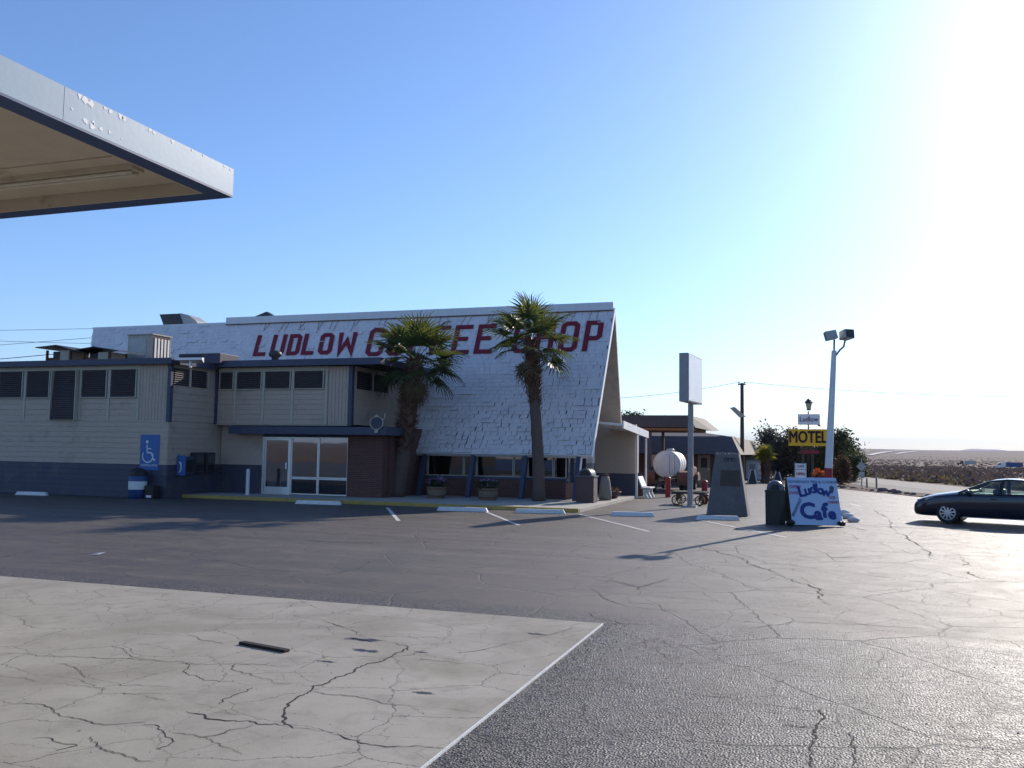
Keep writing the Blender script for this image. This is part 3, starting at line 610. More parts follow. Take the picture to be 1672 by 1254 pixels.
# --- recessed side wall facing +X
sw = part(MB().box(LX1-0.02, LX1, LY+0.02, 31.2, -0.1, 5.25), 'side_wall', 'tan')
lap_side(LX1+0.004, LY, 31.38, 0.0, 1.29, 6, 'slate', sw); lap_side(LX1+0.004, LY, 31.38, 1.292, 2.95, 8, 'tan', sw); lap_side(LX1+0.004, LY+0.12, 30.98, 2.99, 4.38, 5, 'tan', sw)
for (a, b) in ((28.32, 29.22), (29.36, 30.30)):
    lv = part(MB().box(LX1+0.005, LX1+0.03, a, b, 4.41, 5.06), 'louvre', 'louvre_back'); m = MB(); z = 4.44
    while z < 5.03:
        m.add([(LX1+0.085, a+0.02, z), (LX1+0.085, b-0.02, z), (LX1+0.035, b-0.02, z+0.062), (LX1+0.035, a+0.02, z+0.062)], [(0, 1, 2, 3)]); z += 0.083
    m.build('slats', 'louvre', lv)
for yy in (29.29, 30.42): part(MB().box(LX1+0.004, LX1+0.05, yy-0.06, yy+0.06, 4.39, 5.2), 'batten', 'tan_trim')
part(MB().box(LX1-0.02, LX1+0.10, 30.88, 31.02, 2.95, 5.28), 'corner_post', 'blue_trim')
# --- fascia and flat roof of the wing
part(MB().box(LX0, LX1+0.25, LY-0.32, LY-0.27, 5.19, 5.42), 'fascia', 'blue_trim')
part(MB().box(LX1+0.20, LX1+0.25, LY-0.27, 30.60, 5.195, 5.425), 'fascia', 'blue_trim')
part(MB().box(LX0, LX1+0.199, LY-0.269, 37.2, 5.26, 5.40), 'flat_roof', 'roof_deck')
# --- upper box over the lobby
BX0, BX1, BY = -23.62, -17.25, 31.0
ub = part(MB().box(BX0, BX1, BY+0.02, 36.0, 2.96, 5.30), 'upper_wall', 'tan')
lap_front(BX0, -18.33, BY, 2.97, 4.38, 7, 'tan', ub)
m = MB(); x = -18.30
while x < BX1-0.16: m.box(x, x+0.142, BY-0.012, BY+0.02, 2.97, 5.28); x += 0.155
part(m, 'grooved_panel', 'tan')
part(MB().box(BX0, -18.31, BY-0.02, BY+0.02, 5.12, 5.30), 'header_trim', 'tan_trim')
for (a, b) in ((-23.45, -22.78), (-22.62, -21.42), (-21.26, -20.05), (-19.88, -18.52)): louvre(a, b, 4.41, 5.11, BY-0.005)
for xx in (-22.70, -21.34, -19.96, -18.40): part(MB().box(xx-0.05, xx+0.05, BY-0.045, BY, 2.975, 5.118), 'batten', 'tan_trim')
part(MB().box(BX1-0.15, BX1+0.02, BY-0.06, BY+0.12, 2.93, 5.30), 'corner_post', 'blue_trim')
part(MB().box(BX0, BX1-0.16, BY-0.05, BY+0.3, 2.92, 2.955), 'drip_edge', 'tan_trim')
lap_side(BX1+0.004, BY+0.14, 35.0, 2.97, 4.38, 7, 'tan', ub)
for (a, b) in ((31.35, 32.55), (32.75, 33.95)):
    lv = part(MB().box(BX1+0.005, BX1+0.03, a, b, 4.41, 5.11), 'louvre', 'louvre_back'); m = MB(); z = 4.44
    while z < 5.08:
        m.add([(BX1+0.085, a+0.02, z), (BX1+0.085, b-0.02, z), (BX1+0.035, b-0.02, z+0.062), (BX1+0.035, a+0.02, z+0.062)], [(0, 1, 2, 3)]); z += 0.083
    m.build('slats', 'louvre', lv)
for yy in (32.65, 34.05): part(MB().box(BX1+0.004, BX1+0.05, yy-0.06, yy+0.06, 4.39, 5.29), 'batten', 'tan_trim')
part(MB().box(LX1+0.26, -15.85, BY-0.42, BY-0.36, 5.30, 5.56), 'fascia', 'blue_trim')
part(MB().box(-15.90, -15.851, BY-0.36, 35.8, 5.305, 5.565), 'fascia', 'blue_trim')
part(MB().box(LX1+0.26, -15.905, BY-0.359, 36.2, 5.36, 5.53), 'flat_roof', 'roof_deck')
# --- entrance beam / canopy below the upper box
part(MB().box(-22.75, -15.55, BY-0.32, 33.2, 2.56, 2.87), 'entrance_canopy', 'blue_trim', bevel=0.01)
# --- lobby front wall with doors
DY = 31.4
lw = part(MB().box(-23.63, -21.56, DY+0.02, DY+0.2, 0, 2.92), 'lobby_wall', 'tan')
lap_front(-23.60, -21.56, DY, 0.12, 1.29, 5, 'slate', lw); lap_front(-23.60, -21.56, DY, 1.292, 2.90, 8, 'tan', lw)
part(MB().box(-21.56, -17.55, DY+0.0, DY+0.2, 2.46, 2.558), 'lintel', 'slate')
def frame_rect(m, x0, x1, z0, z1, y0, y1, w):
    m.box(x0, x0+w, y0, y1, z0, z1); m.box(x1-w, x1, y0, y1, z0, z1); m.box(x0+w, x1-w, y0, y1, z0, z0+w); m.box(x0+w, x1-w, y0, y1, z1-w, z1)
door = part((lambda m: (frame_rect(m, -21.45, -20.27, 0.14, 2.40, DY, DY+0.05, 0.07), m)[1])(MB()), 'door', 'alu')
MB().box(-21.38, -20.34, DY+0.002, DY+0.048, 0.21, 0.42).build('kick_plate', 'alu', door)
MB().box(-21.38, -20.34, DY+0.02, DY+0.026, 0.42, 2.33).build('pane', 'door_glass', door)
MB().box(-20.44, -20.36, DY-0.05, DY-0.005, 1.15, 1.42).build('handle', 'alu', door, bevel=0.01)
df = part((lambda m: (frame_rect(m, -21.55, -20.20, 0.12, 2.458, DY-0.02, DY+0.07, 0.09), m)[1])(MB()), 'door_frame', 'alu')
for (a, b) in ((-20.19, -18.93), (-18.92, -17.57)):
    for (z0, z1) in ((0.14, 0.80), (0.81, 2.455)):
        wn = part((lambda m: (frame_rect(m, a, b, z0, z1, DY-0.01, DY+0.06, 0.045), m)[1])(MB()), 'window_frame', 'alu')
        MB().box(a+0.045, b-0.045, DY+0.022, DY+0.028, z0+0.045, z1-0.045).build('pane', 'door_glass' if z0 > 0.5 else 'window_glass', wn)
part(MB().box(-21.55, -17.55, DY+0.22, DY+0.26, 0.121, 0.14), 'threshold', 'alu')
# lobby interior seen through the glass
part(MB().box(-21.6, -17.4, 35.0, 35.1, 0.1, 2.6), 'lobby_back_wall', 'interior')
part(MB().box(-21.62, -21.57, 31.65, 35.0, 0.1, 2.6), 'lobby_side_wall', 'interior')
part(MB().box(-21.5, -17.5, 31.65, 35.0, 0.1, 0.122), 'lobby_floor', 'interior')
part(MB().box(-21.5, -17.5, 31.5, 35.0, 2.50, 2.54), 'lobby_ceiling', 'interior')
part(MB().box(-20.0, -18.0, 33.6, 34.3, 0.122, 1.1), 'counter', 'wood_seat')
# brick pier beside the doors
part(MB().box(-17.54, -16.0, DY-0.12, DY+0.35, 0.0, 2.558), 'brick_pier', 'brick')
part(MB().box(-16.2, -15.9, DY+0.36, 34.7, 0.0, 2.9), 'brick_return', 'brick')

# --- A-frame roof
EYf, EZ, RY, RZ = 34.2, 1.91, 38.3, 8.40
RX0, RX1 = -36.9, -8.35
sdir = Vector((0, RY-EYf, RZ-EZ)); SL = sdir.length; sdir.normalize(); nrm = Vector((0, -sdir.z, sdir.y))
def xleft(v): return -36.45 - (EZ+sdir.z*v-6.6)*0.55
def rp(x, v, n=0.0): return Vector((x, EYf, EZ)) + sdir*v + nrm*n
m = MB(); m.prism([rp(-36.0, 4.6, -0.02), rp(-23.8, 4.6, -0.02), rp(-17.3, 3.5, -0.02), rp(-17.3, 0, -0.02), rp(RX1, 0, -0.02), rp(RX1, SL, -0.02), rp(xleft(SL), SL, -0.02)], tuple(-nrm*0.16))
roof = part(m, 'roof', 'roof_deck')
# underside boards of the overhang and white rake/eave trim
m = MB(); m.prism([rp(RX1, -0.03, 0.02), rp(RX1, SL, 0.02), rp(RX1, SL, -0.20), rp(RX1, -0.03, -0.20)], (0.045, 0, 0)); m.build('rake_board', 'ridge_white', roof)
m = MB(); m.prism([rp(-16.6, -0.05, 0.03), rp(RX1, -0.05, 0.03), rp(RX1, -0.05, -0.17), rp(-16.6, -0.05, -0.17)], tuple(sdir*0.045)); m.build('eave_trim', 'ridge_white', roof)
# shingles
def shingle_geo(wd, ln, butt, skew, th=0.012):
    return [(-wd/2, 0, butt-th), (wd/2, 0, butt-th+skew), (wd/2, ln, 0.004), (-wd/2, ln, 0.004), (-wd/2, 0, butt), (wd/2, 0, butt+skew), (wd/2, ln, 0.014), (-wd/2, ln, 0.014)]
SF = [(0, 3, 2, 1), (4, 5, 6, 7), (0, 1, 5, 4), (1, 2, 6, 5), (2, 3, 7, 6), (3, 0, 4, 7)]
rn = random.Random(11); rest = MB(); singles = []; rows = 36; pitch = SL/rows
for r in range(rows):
    v0 = r*pitch; x = xleft(v0+pitch*0.5) + rn.uniform(-0.04, 0.02)
    if v0 < 3.6: x = -17.3 + rn.uniform(0, 0.2)          # lower courses stop at the lobby block
    elif v0 < 4.6: x = -23.7 + rn.uniform(0, 0.2)
    while x < RX1-0.06:
        wd = rn.choice((0.24, 0.28, 0.32, 0.36)); wd = min(wd, RX1-x)
        worn = 1.0 if v0 < 2.4 else 0.35 if v0 < 3.6 else 0.12
        if x < -29: worn = max(worn, 0.22)
        gap = rn.uniform(0.014, 0.024) if rn.random() < worn*0.8 else rn.uniform(0.005, 0.011)
        butt = 0.024 + (rn.uniform(0.010, 0.046) if rn.random() < worn*0.5 else rn.uniform(-0.002, 0.003)); skew = rn.uniform(-0.004, 0.006)*worn
        dv = rn.uniform(-0.010, 0.008)*(0.3+worn)*(r > 0)
        singles.append((x+wd/2, v0+dv, wd-gap, pitch+0.03, butt, skew)); x += wd
def visible_rank(s):
    P = rp(s[0], s[1]); hidden = (-16.9 < P.x < -15.0) or (-10.7 < P.x < -9.9 and P.z < 4.5)
    return P.length + (50 if hidden else 0)
singles.sort(key=visible_rank)
variants = {}
rot = Matrix((Vector((1, 0, 0)), sdir, nrm)).transposed().to_4x4()
for i, (x, v, wd, ln, bt, sk) in enumerate(singles):
    if i < 300:
        key = (round(wd/0.04), i % 4 if bt > 0.028 else 4)
        if key not in variants:
            variants[key] = MB().add(shingle_geo(wd, ln, bt, sk), SF).mesh('shingle', 'shingle')
        o = bpy.data.objects.new('shingle', variants[key]); COL.objects.link(o); o.parent = roof
        o.matrix_local = Matrix.Translation(rp(x, v)-org(roof)) @ rot
    else:
        rest.add([rp(x+a, v+b, c) for a, b, c in shingle_geo(wd, ln, bt, sk)], SF)
rs = rest.build('shingles', 'shingle', roof); rs['kind'] = 'stuff'
# ridge cap board and plain ridge on the left
part(MB().box(-28.7, RX1-0.02, RY-0.14, RY+0.10, RZ-0.10, RZ+0.27), 'ridge_cap', 'ridge_white', bevel=0.01)
part(MB().box(xleft(SL), -28.71, RY-0.06, RY+0.06, RZ-0.06, RZ+0.035), 'ridge_cap', 'ridge_white')
part(MB().box(-28.7, RX1-0.01, RY-0.17, RY-0.141, RZ-0.125, RZ-0.085), 'ridge_flashing', 'rust')
# back slope with its tan underside
m = MB(); m.prism([(RX0, RY+0.02, RZ), (RX1+0.02, RY+0.02, RZ), (RX1+0.02, 39.85, 3.3), (RX0, 39.85, 3.3)], (0, 0.14, 0.04)); part(m, 'back_slope', 'tan')
# gable end: glazed wall set back under the overhang
GX = -9.55
g = part(MB().prism([(GX, 34.9, 0.1), (GX, 39.4, 0.1), (GX, 39.5, 3.4), (GX, 38.2, 7.9), (GX, 34.75, 2.5)], (-0.06, 0, 0)), 'gable_glazing', 'window_glass')
for yy in (34.95, 35.9, 36.85, 37.8, 38.75):
    zt = min(EZ + (yy-EYf)*(RZ-EZ)/(RY-EYf)-0.35, 7.6) if yy < 38.3 else 6.2
    MB().box(GX+0.005, GX+0.09, yy-0.05, yy+0.05, 0.12, zt).build('mullion', 'blue_trim', g)
MB().box(GX+0.003, GX+0.08, 34.9, 39.4, 2.0, 2.14).build('transom', 'blue_trim', g)
part(MB().box(GX+0.01, GX+0.16, 34.3, 39.4, 0.1, 0.75), 'brick_plinth', 'brick')
part(MB().box(GX+0.25, GX+0.5, 37.3, 37.65, 0.12, 1.55), 'pilaster', 'grey_pole')
part(MB().box(GX+0.24, GX+0.52, 37.28, 37.67, 1.551, 2.35), 'pilaster_cap', 'pole_white')
# front windows under the eave
FY = 34.55
fw = part(MB().box(-16.2, GX+0.1, FY+0.0, FY+0.18, 0.0, 0.86), 'window_wall', 'brick')
part(MB().box(-16.2, GX+0.14, FY-0.05, FY+0.2, 0.862, 0.95), 'window_sill', 'blue_trim')
wx = [-16.2, -15.55, -13.9, -13.32, -11.7, -11.1, -10.0, GX+0.1]
for a, b in zip(wx, wx[1:]):
    f_ = part((lambda m: (frame_rect(m, a+0.01, b-0.01, 0.952, 2.15, FY+0.05, FY+0.10, 0.04), m)[1])(MB()), 'window_frame', 'cooler_beige')
    MB().box(a+0.05, b-0.05, FY+0.07, FY+0.076, 0.99, 2.11).build('pane', 'window_glass', f_)
for xx in (-15.55, -13.35, -11.08, -8.86):
    part(MB().bar((xx, 33.70, 0.10), (xx, 34.34, 1.86), 0.17, 0.22, (0, 1, 0)), 'rafter_leg', 'blue_trim' if xx < -9 else 'blue_trim')
part(MB().bar((-8.755, 33.67, 0.10), (-8.755, 34.31, 1.86), 0.025, 0.20, (0, 1, 0)), 'rafter_sunlit_side', 'pole_white')  # white strip paints the sunlit side of the end rafter
# dining room
part(MB().box(-16.1, GX-0.1, 37.6, 37.7, 0.1, 5.0), 'dining_back_wall', 'interior')
part(MB().box(-16.1, GX-0.1, FY+0.2, 37.6, 0.05, 0.1), 'dining_floor', 'interior')
for xx in (-14.7, -12.5, -10.6):
    b_ = part(MB().box(xx-0.55, xx+0.55, 35.1, 35.25, 0.1, 1.25), 'booth_back', 'wood_seat', bevel=0.03)
# lower wing behind with porch on the side
part(MB().box(-30, -8.3, 39.95, 44, -0.1, 3.28), 'back_wing', 'tan')
bw = part(MB().box(-9.5, -7.62, 39.62, 39.948, -0.1, 3.30), 'back_wing_wall', 'tan')
lap_front(-9.5, -7.62, 39.60, 0.0, 1.08, 5, 'slate', bw); lap_front(-9.5, -7.62, 39.60, 1.082, 3.25, 10, 'tan', bw)
bw2 = part(MB().box(-9.5, -7.95, 41.52, 41.9, -0.1, 3.0), 'back_porch_wall', 'tan')
lap_front(-9.5, -7.62, 41.50, 0.0, 1.08, 5, 'slate', bw2)
part(MB().box(-7.9, -7.66, 39.949, 40.3, -0.1, 3.0), 'porch_pier', 'tan')
m = MB(); m.prism([(-7.50, 36.1, 3.02), (-7.50, 41.95, 2.72), (-7.50, 41.95, 3.04), (-7.50, 36.1, 3.34)], (0.06, 0, 0)); part(m, 'porch_fascia', 'ridge_white')
m = MB(); m.prism([(-8.6, 36.1, 3.22), (-7.50, 36.1, 3.12), (-7.50, 41.95, 2.82), (-8.6, 41.95, 2.92)], (0, 0, 0.10)); part(m, 'porch_roof', 'ridge_white')
for yy in (39.15, 41.45): part(MB().box(-7.52, -7.44, yy-0.04, yy+0.04, 0.0, 2.98-(yy-36.1)*0.051), 'porch_post', 'pole_white')

# --- painted letters on the roof
def C(w, h, s, ch): return [[(w, h-s*0.9), (w, h-ch), (w-ch, h), (ch, h), (0, h-ch), (0, ch), (ch, 0), (w-ch, 0), (w, ch), (w, s*0.9)]]
def letter(ch_, w, h, s):
    c = 0.15*w; i = s/2
    W_, H_ = w-s, h-s
    def O(p): return [(x+i, y+i) for x, y in p]
    if ch_ == 'L': return [([(i, h), (i, i), (w, i)], False)]
    if ch_ == 'U': return [([(i, h)]+O([(0, c), (c, 0), (W_-c, 0), (W_, c)])+[(w-i, h)], False)]
    if ch_ == 'D': return [(O([(0, 0), (W_-c, 0), (W_, c), (W_, H_-c), (W_-c, H_), (0, H_)]), True)]
    if ch_ == 'O': return [(O([(c, 0), (W_-c, 0), (W_, c), (W_, H_-c), (W_-c, H_), (c, H_), (0, H_-c), (0, c)]), True)]
    if ch_ == 'W': return [([(i, h), (i+0.06*w, i), (w*0.5, h*0.62), (w-i-0.06*w, i), (w-i, h)], False)]
    if ch_ == 'C': return [(O([(W_, H_*0.68), (W_, H_-c), (W_-c, H_), (c, H_), (0, H_-c), (0, c), (c, 0), (W_-c, 0), (W_, c), (W_, H_*0.32)]), False)]
    if ch_ == 'F': return [([(i, 0), (i, h-i), (w, h-i)], False), ([(s+0.001, h*0.52), (w*0.82, h*0.52)], False)]
    if ch_ == 'E': return [([(w, i), (i, i), (i, h-i), (w, h-i)], False), ([(s+0.001, h*0.52), (w*0.82, h*0.52)], False)]
    if ch_ == 'S': return [(O([(W_, H_*0.78), (W_, H_-c), (W_-c, H_), (c, H_), (0, H_-c), (0, H_*0.5+c*0.6), (c, H_*0.5), (W_-c, H_*0.5), (W_, H_*0.5-c*0.6), (W_, c), (W_-c, 0), (c, 0), (0, c), (0, H_*0.22)]), False)]
    if ch_ == 'H': return [([(i, 0), (i, h)], False), ([(w-i, 0), (w-i, h)], False), ([(s+0.001, h*0.5), (w-s-0.001, h*0.5)], False)]
    if ch_ == 'P': return [([(i, 0), (i, h-i), (w-i-c, h-i), (w-i, h-i-c), (w-i, h*0.42+c), (w-i-c, h*0.42), (s+0.001, h*0.42)], False)]
def paint(ch_, x, v, w, h, s, lean):
    m = MB()
    for pl, cl in letter(ch_, w, h, s):
        for q in stroke(pl, s, cl):
            P = [rp(x+a.x+lean*a.y, v+a.y, 0.060) for a in q]; m.add(P+[p-nrm*0.012 for p in P], [(0, 1, 2, 3), (7, 6, 5, 4), (0, 4, 5, 1), (1, 5, 6, 2), (2, 6, 7, 3), (3, 7, 4, 0)])
    m.build('painted_letter', 'letter_red', roof)
vz = lambda z: (z-EZ)/sdir.z
for ch_, x, w in (('L', -26.22, 0.70), ('U', -25.28, 0.80), ('D', -24.33, 0.72), ('L', -23.50, 0.68), ('O', -22.58, 0.76), ('W', -21.58, 1.0)):
    paint(ch_, x, vz(6.47), w, 1.34, 0.235, -0.16)
for ch_, x, w in (('C', -19.98, 0.90), ('O', -18.90, 0.90), ('F', -17.80, 0.88), ('F', -16.72, 0.88), ('E', -15.62, 0.88), ('E', -14.50, 0.88), ('S', -12.72, 0.86), ('H', -11.66, 0.84), ('O', -10.58, 0.86), ('P', -9.48, 0.80)):
    if w: paint(ch_, x, vz(6.33), w, 1.72, 0.235, -0.10+0.10*(x+20)/11)
# --- thin stay wires left on the roof above the letters
rw = random.Random(8)
for x in (-26.3, -25.2, -24.2, -23.2, -22.4, -21.2, -19.8, -17.6, -16.6, -15.3, -14.2, -12.3, -11.2, -10.3, -9.3):
    for k in (0, 1):
        x0 = x+0.28*k+rw.uniform(-0.05, 0.05); MB().tube([rp(x0, SL-0.10, 0.05), rp(x0+rw.uniform(-0.25, 0.15), SL-rw.uniform(0.55, 0.95), 0.06)], 0.010, 4).build('stay_wire', 'rust', roof)
# --- painted access sign on the wing
ac = part(MB().box(-24.93, -24.02, LY-0.034, LY-0.026, 1.07, 2.45), 'access_sign', 'blue_sign')
m = MB(); cy = LY-0.038; pts = []
def ring(cx, cz, r, wd, a0, a1, n=22):
    for q in stroke([(cx+r*math.cos(R(a0+(a1-a0)*k/n)), cz+r*math.sin(R(a0+(a1-a0)*k/n))) for k in range(n+1)], wd): m.add([(a.x, cy, a.y) for a in q], [(0, 1, 2, 3)])
ring(-24.55, 1.62, 0.245, 0.045, 150, 385)
for pl in ([(-24.60, 2.05), (-24.58, 1.76), (-24.38, 1.74), (-24.26, 1.46), (-24.18, 1.50)], [(-24.56, 1.91), (-24.40, 1.90)]):
    for q in stroke(pl, 0.05): m.add([(a.x, cy-0.001, a.y) for a in q], [(0, 1, 2, 3)])
m.add([(-24.60+0.065*math.cos(R(a)), cy, 2.17+0.065*math.sin(R(a))) for a in range(0, 360, 30)], [tuple(range(12))])
m.build('wheelchair_symbol', 'paint_white', ac)
lettering('PARKING ONLY', 0.11, 'paint_white', ac, (-24.47, cy, 1.26), (1, 0, 0), (0, 0, 1))

# ================================================================== ROOFTOP EQUIPMENT
def roof_cooler(x, y, wd, dp, h, label, tilt):
    t = thing('roof_cooler', (x, y, 5.40), label, 'cooler', 'small coolers on the flat roof')
    m = MB(); 
    for a in (-1, 1):
        for b in (-1, 1): m.box(x+a*wd*0.46-0.04, x+a*wd*0.46+0.04, y+b*dp*0.46-0.04, y+b*dp*0.46+0.04, 5.40, 5.40+h)
    m.build('frame', 'rust', t)
    MB().box(x+wd*0.05, x+wd*0.5-0.045, y-dp*0.5+0.045, y+dp*0.5-0.045, 5.40, 5.40+h*0.96).build('casing', 'cooler_beige', t)
    MB().box(x-wd*0.5+0.045, x+wd*0.045, y-dp*0.42, y+dp*0.5-0.045, 5.40, 5.40+h*0.45).build('pan', 'rust', t)
    MB().box(x-wd*0.44, x-wd*0.08, y-dp*0.2, y+dp*0.42, 5.40+h*0.46, 5.40+h*0.97).build('blower', 'dark_metal', t, bevel=0.03)
    z = 5.40+h; m = MB()
    m.prism([(x-wd*0.78, y-dp*0.7, z+tilt), (x+0.05, y-dp*0.7, z+0.16), (x+wd*0.95, y-dp*0.7, z-tilt*1.4), (x+wd*0.95, y-dp*0.7, z-tilt*1.4+0.035), (x+0.05, y-dp*0.7, z+0.20), (x-wd*0.78, y-dp*0.7, z+tilt+0.035)], (0, dp*1.4, 0))
    m.build('cover', 'dark_metal', t)
roof_cooler(-29.95, 29.3, 1.35, 1.0, 0.56, 'left of two low roof coolers, its bent cover lifted on rusty posts', 0.09)
roof_cooler(-28.05, 29.4, 1.45, 1.0, 0.46, 'right of two low roof coolers, dark sheet cover nearly flat', 0.03)
t = thing('evaporative_cooler', (-27.250, 31.2, 5.40), 'large beige louvred air cooler box standing on the flat roof', 'cooler')
MB().box(-28.000, -26.700, 30.6, 31.75, 5.40, 6.75).build('casing', 'cooler_beige', t, bevel=0.02)
MB().box(-27.880, -27.000, 30.575, 30.598, 5.5, 6.6).build('pad_panel', 'galv', t)
for i in range(5): MB().box(-26.698, -26.670, 30.72+i*0.2, 30.83+i*0.2, 5.5, 6.62).build('slat', 'paint_white', t)
MB().box(-26.699, -26.685, 30.66, 31.70, 5.45, 6.68).build('side_pad', 'rust', t)
MB().box(-28.030, -26.650, 30.56, 31.79, 6.752, 6.80).build('lid', 'cooler_beige', t)
t = thing('exhaust_hood', (-31.6, 38.4, 8.4), 'dark mouthed slanted exhaust duct poking over the white ridge', 'vent')
m = MB(); m.prism([(-33.15, 38.9, 8.30), (-31.8, 38.9, 8.30), (-32.2, 38.9, 9.12), (-33.55, 38.9, 9.12)], (0, 0.05, 0)); m.build('mouth', 'dark_metal', t)
m = MB(); m.prism([(-31.79, 38.85, 8.30), (-30.75, 38.85, 8.30), (-31.15, 38.85, 8.72), (-31.6, 38.85, 9.0), (-32.19, 38.85, 9.14)], (0, 0.9, 0)); m.build('duct', 'galv', t)
t = thing('mushroom_vent', (-21.6, 31.6, 5.53), 'dark round mushroom vent standing on the lobby roof below the D', 'vent')
MB().lathe([(0.001, 0), (0.16, 0), (0.14, 0.18), (0.26, 0.26), (0.28, 0.36), (0.20, 0.46), (0.001, 0.50)], (-21.05, 31.3, 5.53), 16).build('cowl', 'dark_metal', t, smooth=True)
MB().cyl((-21.05, 31.3, 5.50), 0.2, 0.05, 16).build('flashing', 'galv', t)
t = thing('roof_hatch', (-22.9, 30.2, 5.42), 'slate blue box curb on the roof corner behind the flat light', 'roof box')
MB().box(-25.1, -23.05, 30.35, 31.6, 5.43, 5.86).build('curb', 'slate', t, bevel=0.02)
MB().box(-25.05, -23.95, 30.34, 30.348, 5.50, 5.80).build('opening', 'black', t)
t = thing('ridge_vent', (-26.2, 38.3, 8.67), 'tiny peaked metal vent on top of the ridge cap', 'vent')
m = MB(); m.prism([(-27.0, 38.2, 8.67), (-25.9, 38.2, 8.67), (-26.3, 38.2, 8.90)], (0, 0.3, 0)); m.build('cowl', 'dark_metal', t)
MB().box(-27.02, -25.88, 38.18, 38.52, 8.655, 8.669).build('flange', 'galv', t)
t = thing('flood_lamp', (-22.9, 28.9, 5.2), 'flat white fluorescent lamp sticking out above the recessed corner', 'lamp')
m = MB(); m.add([(-23.35, 28.0, 5.33), (-22.15, 28.1, 5.33), (-22.45, 28.6, 5.26), (-23.35, 28.55, 5.26), (-23.35, 28.0, 5.42), (-22.15, 28.1, 5.42), (-22.45, 28.6, 5.46), (-23.35, 28.55, 5.46)], [(0, 3, 2, 1), (4, 5, 6, 7), (0, 1, 5, 4), (1, 2, 6, 5), (2, 3, 7, 6), (3, 0, 4, 7)])
m.build('housing', 'sign_face', t)
MB().box(-22.86, -22.78, 28.25, 28.33, 5.06, 5.29).build('sensor', 'sign_face', t)
MB().bar((-23.45, 28.3, 5.36), (-23.2, 28.3, 5.38), 0.05, 0.05).build('bracket', 'galv', t)
# coffee pot outline sign on the entrance beam
t = thing('coffee_pot_sign', (-15.9, 30.66, 2.7), 'cream outlined round coffee pot emblem fixed to the blue entrance beam', 'sign')
cx, cz, cy = -15.95, 3.02, 30.62
MB().prism([(cx+0.25*math.cos(R(a)), cy+0.02, cz+0.22*math.sin(R(a))) for a in range(0, 360, 20)], (0, 0.02, 0)).build('disc', 'slate', t)
m = MB(); m.tube([(cx+0.28*math.cos(R(a)), cy, cz+0.25*math.sin(R(a))) for a in range(-90, 271, 15)], 0.022, 6); m.build('rim', 'cooler_beige', t, smooth=True)
m = MB(); m.tube([(cx+0.24, cy, cz+0.13), (cx+0.33, cy, cz+0.16), (cx+0.35, cy, cz+0.30), (cx+0.37, cy, cz+0.38)], 0.02, 6); m.build('spout', 'cooler_beige', t)
m = MB(); m.box(cx-0.07, cx+0.07, cy-0.02, cy+0.02, cz-0.38, cz-0.26); m.build('foot', 'cooler_beige', t)
MB().box(cx-0.05, cx+0.05, cy-0.02, cy+0.02, cz+0.26, cz+0.32).build('knob', 'cooler_beige', t)

# ================================================================== AROUND THE SHOP
t = thing('pay_phone', (-23.55, 29.0, 1.2), 'pay phone with white handset symbol on the recessed side wall', 'phone')
MB().box(-23.61, -23.25, 28.75, 29.30, 0.92, 1.62).build('enclosure', 'blue_trim', t, bevel=0.02)
MB().box(-23.60, -23.22, 28.70, 28.745, 0.88, 1.66).build('side_panel', 'blue_sign', t)
m = MB(); m.tube([(-23.47, 28.69, 1.40), (-23.40, 28.69, 1.33), (-23.385, 28.69, 1.20), (-23.40, 28.69, 1.07), (-23.47, 28.69, 1.00)], 0.028, 6); m.build('handset_symbol', 'paint_white', t)
MB().box(-23.246, -23.20, 28.85, 29.2, 1.0, 1.5).build('phone_body', 'black', t, bevel=0.01)
for i, y in enumerate((29.75, 30.45)):
    t = thing('newspaper_rack', (-23.45, y, 1.2), 'dark wall rack nearer the pay phone' if i == 0 else 'dark wall rack nearer the glass doors', 'rack', 'wall racks beside the phone')
    MB().box(-23.61, -23.35, y-0.27, y+0.27, 0.98, 1.78).build('case', 'dark_metal', t, bevel=0.02)
    MB().box(-23.349, -23.335, y-0.2, y+0.2, 1.35, 1.70).build('window', 'louvre', t)
    MB().box(-23.349, -23.33, y-0.2, y+0.2, 1.05, 1.28).build('plate', 'louvre_back', t)
t = thing('trash_can', (-24.6, 27.75, 0), 'blue trash can with white band and black domed lid below the access sign', 'trash can')
MB().lathe([(0.001, 0), (0.31, 0), (0.33, 0.35)], (-24.6, 27.75, 0), 20).build('lower_body', 'trash_blue', t, smooth=True)
MB().lathe([(0.332, 0.35), (0.336, 0.66)], (-24.6, 27.75, 0), 20).build('white_band', 'paint_white', t, smooth=True)
MB().lathe([(0.334, 0.66), (0.335, 0.86), (0.30, 0.88)], (-24.6, 27.75, 0), 20).build('upper_body', 'trash_blue', t, smooth=True)
MB().lathe([(0.34, 0.86), (0.335, 0.92), (0.30, 1.03), (0.20, 1.13), (0.06, 1.17), (0.001, 1.175)], (-24.6, 27.75, 0), 20).build('domed_lid', 'black', t, smooth=True)
m = MB(); m.add([(-24.78, 27.43, 0.93), (-24.48, 27.42, 0.97), (-24.50, 27.45, 1.03), (-24.76, 27.46, 1.0)], [(0, 1, 2, 3)]); m.build('flap', 'rust', t)
t = thing('cigarette_bin', (-24.05, 27.85, 0), 'small black bin with white sticker beside the blue trash can', 'bin')
MB().box(-24.24, -23.82, 27.7, 28.05, 0, 0.50).build('body', 'black', t, bevel=0.02)
MB().box(-24.14, -23.90, 27.69, 27.698, 0.05, 0.14).build('sticker', 'paint_white', t)
t = thing('bollard', (-21.47, 30.33, SZ), 'thin white steel bollard on the sidewalk left of the doors', 'bollard')
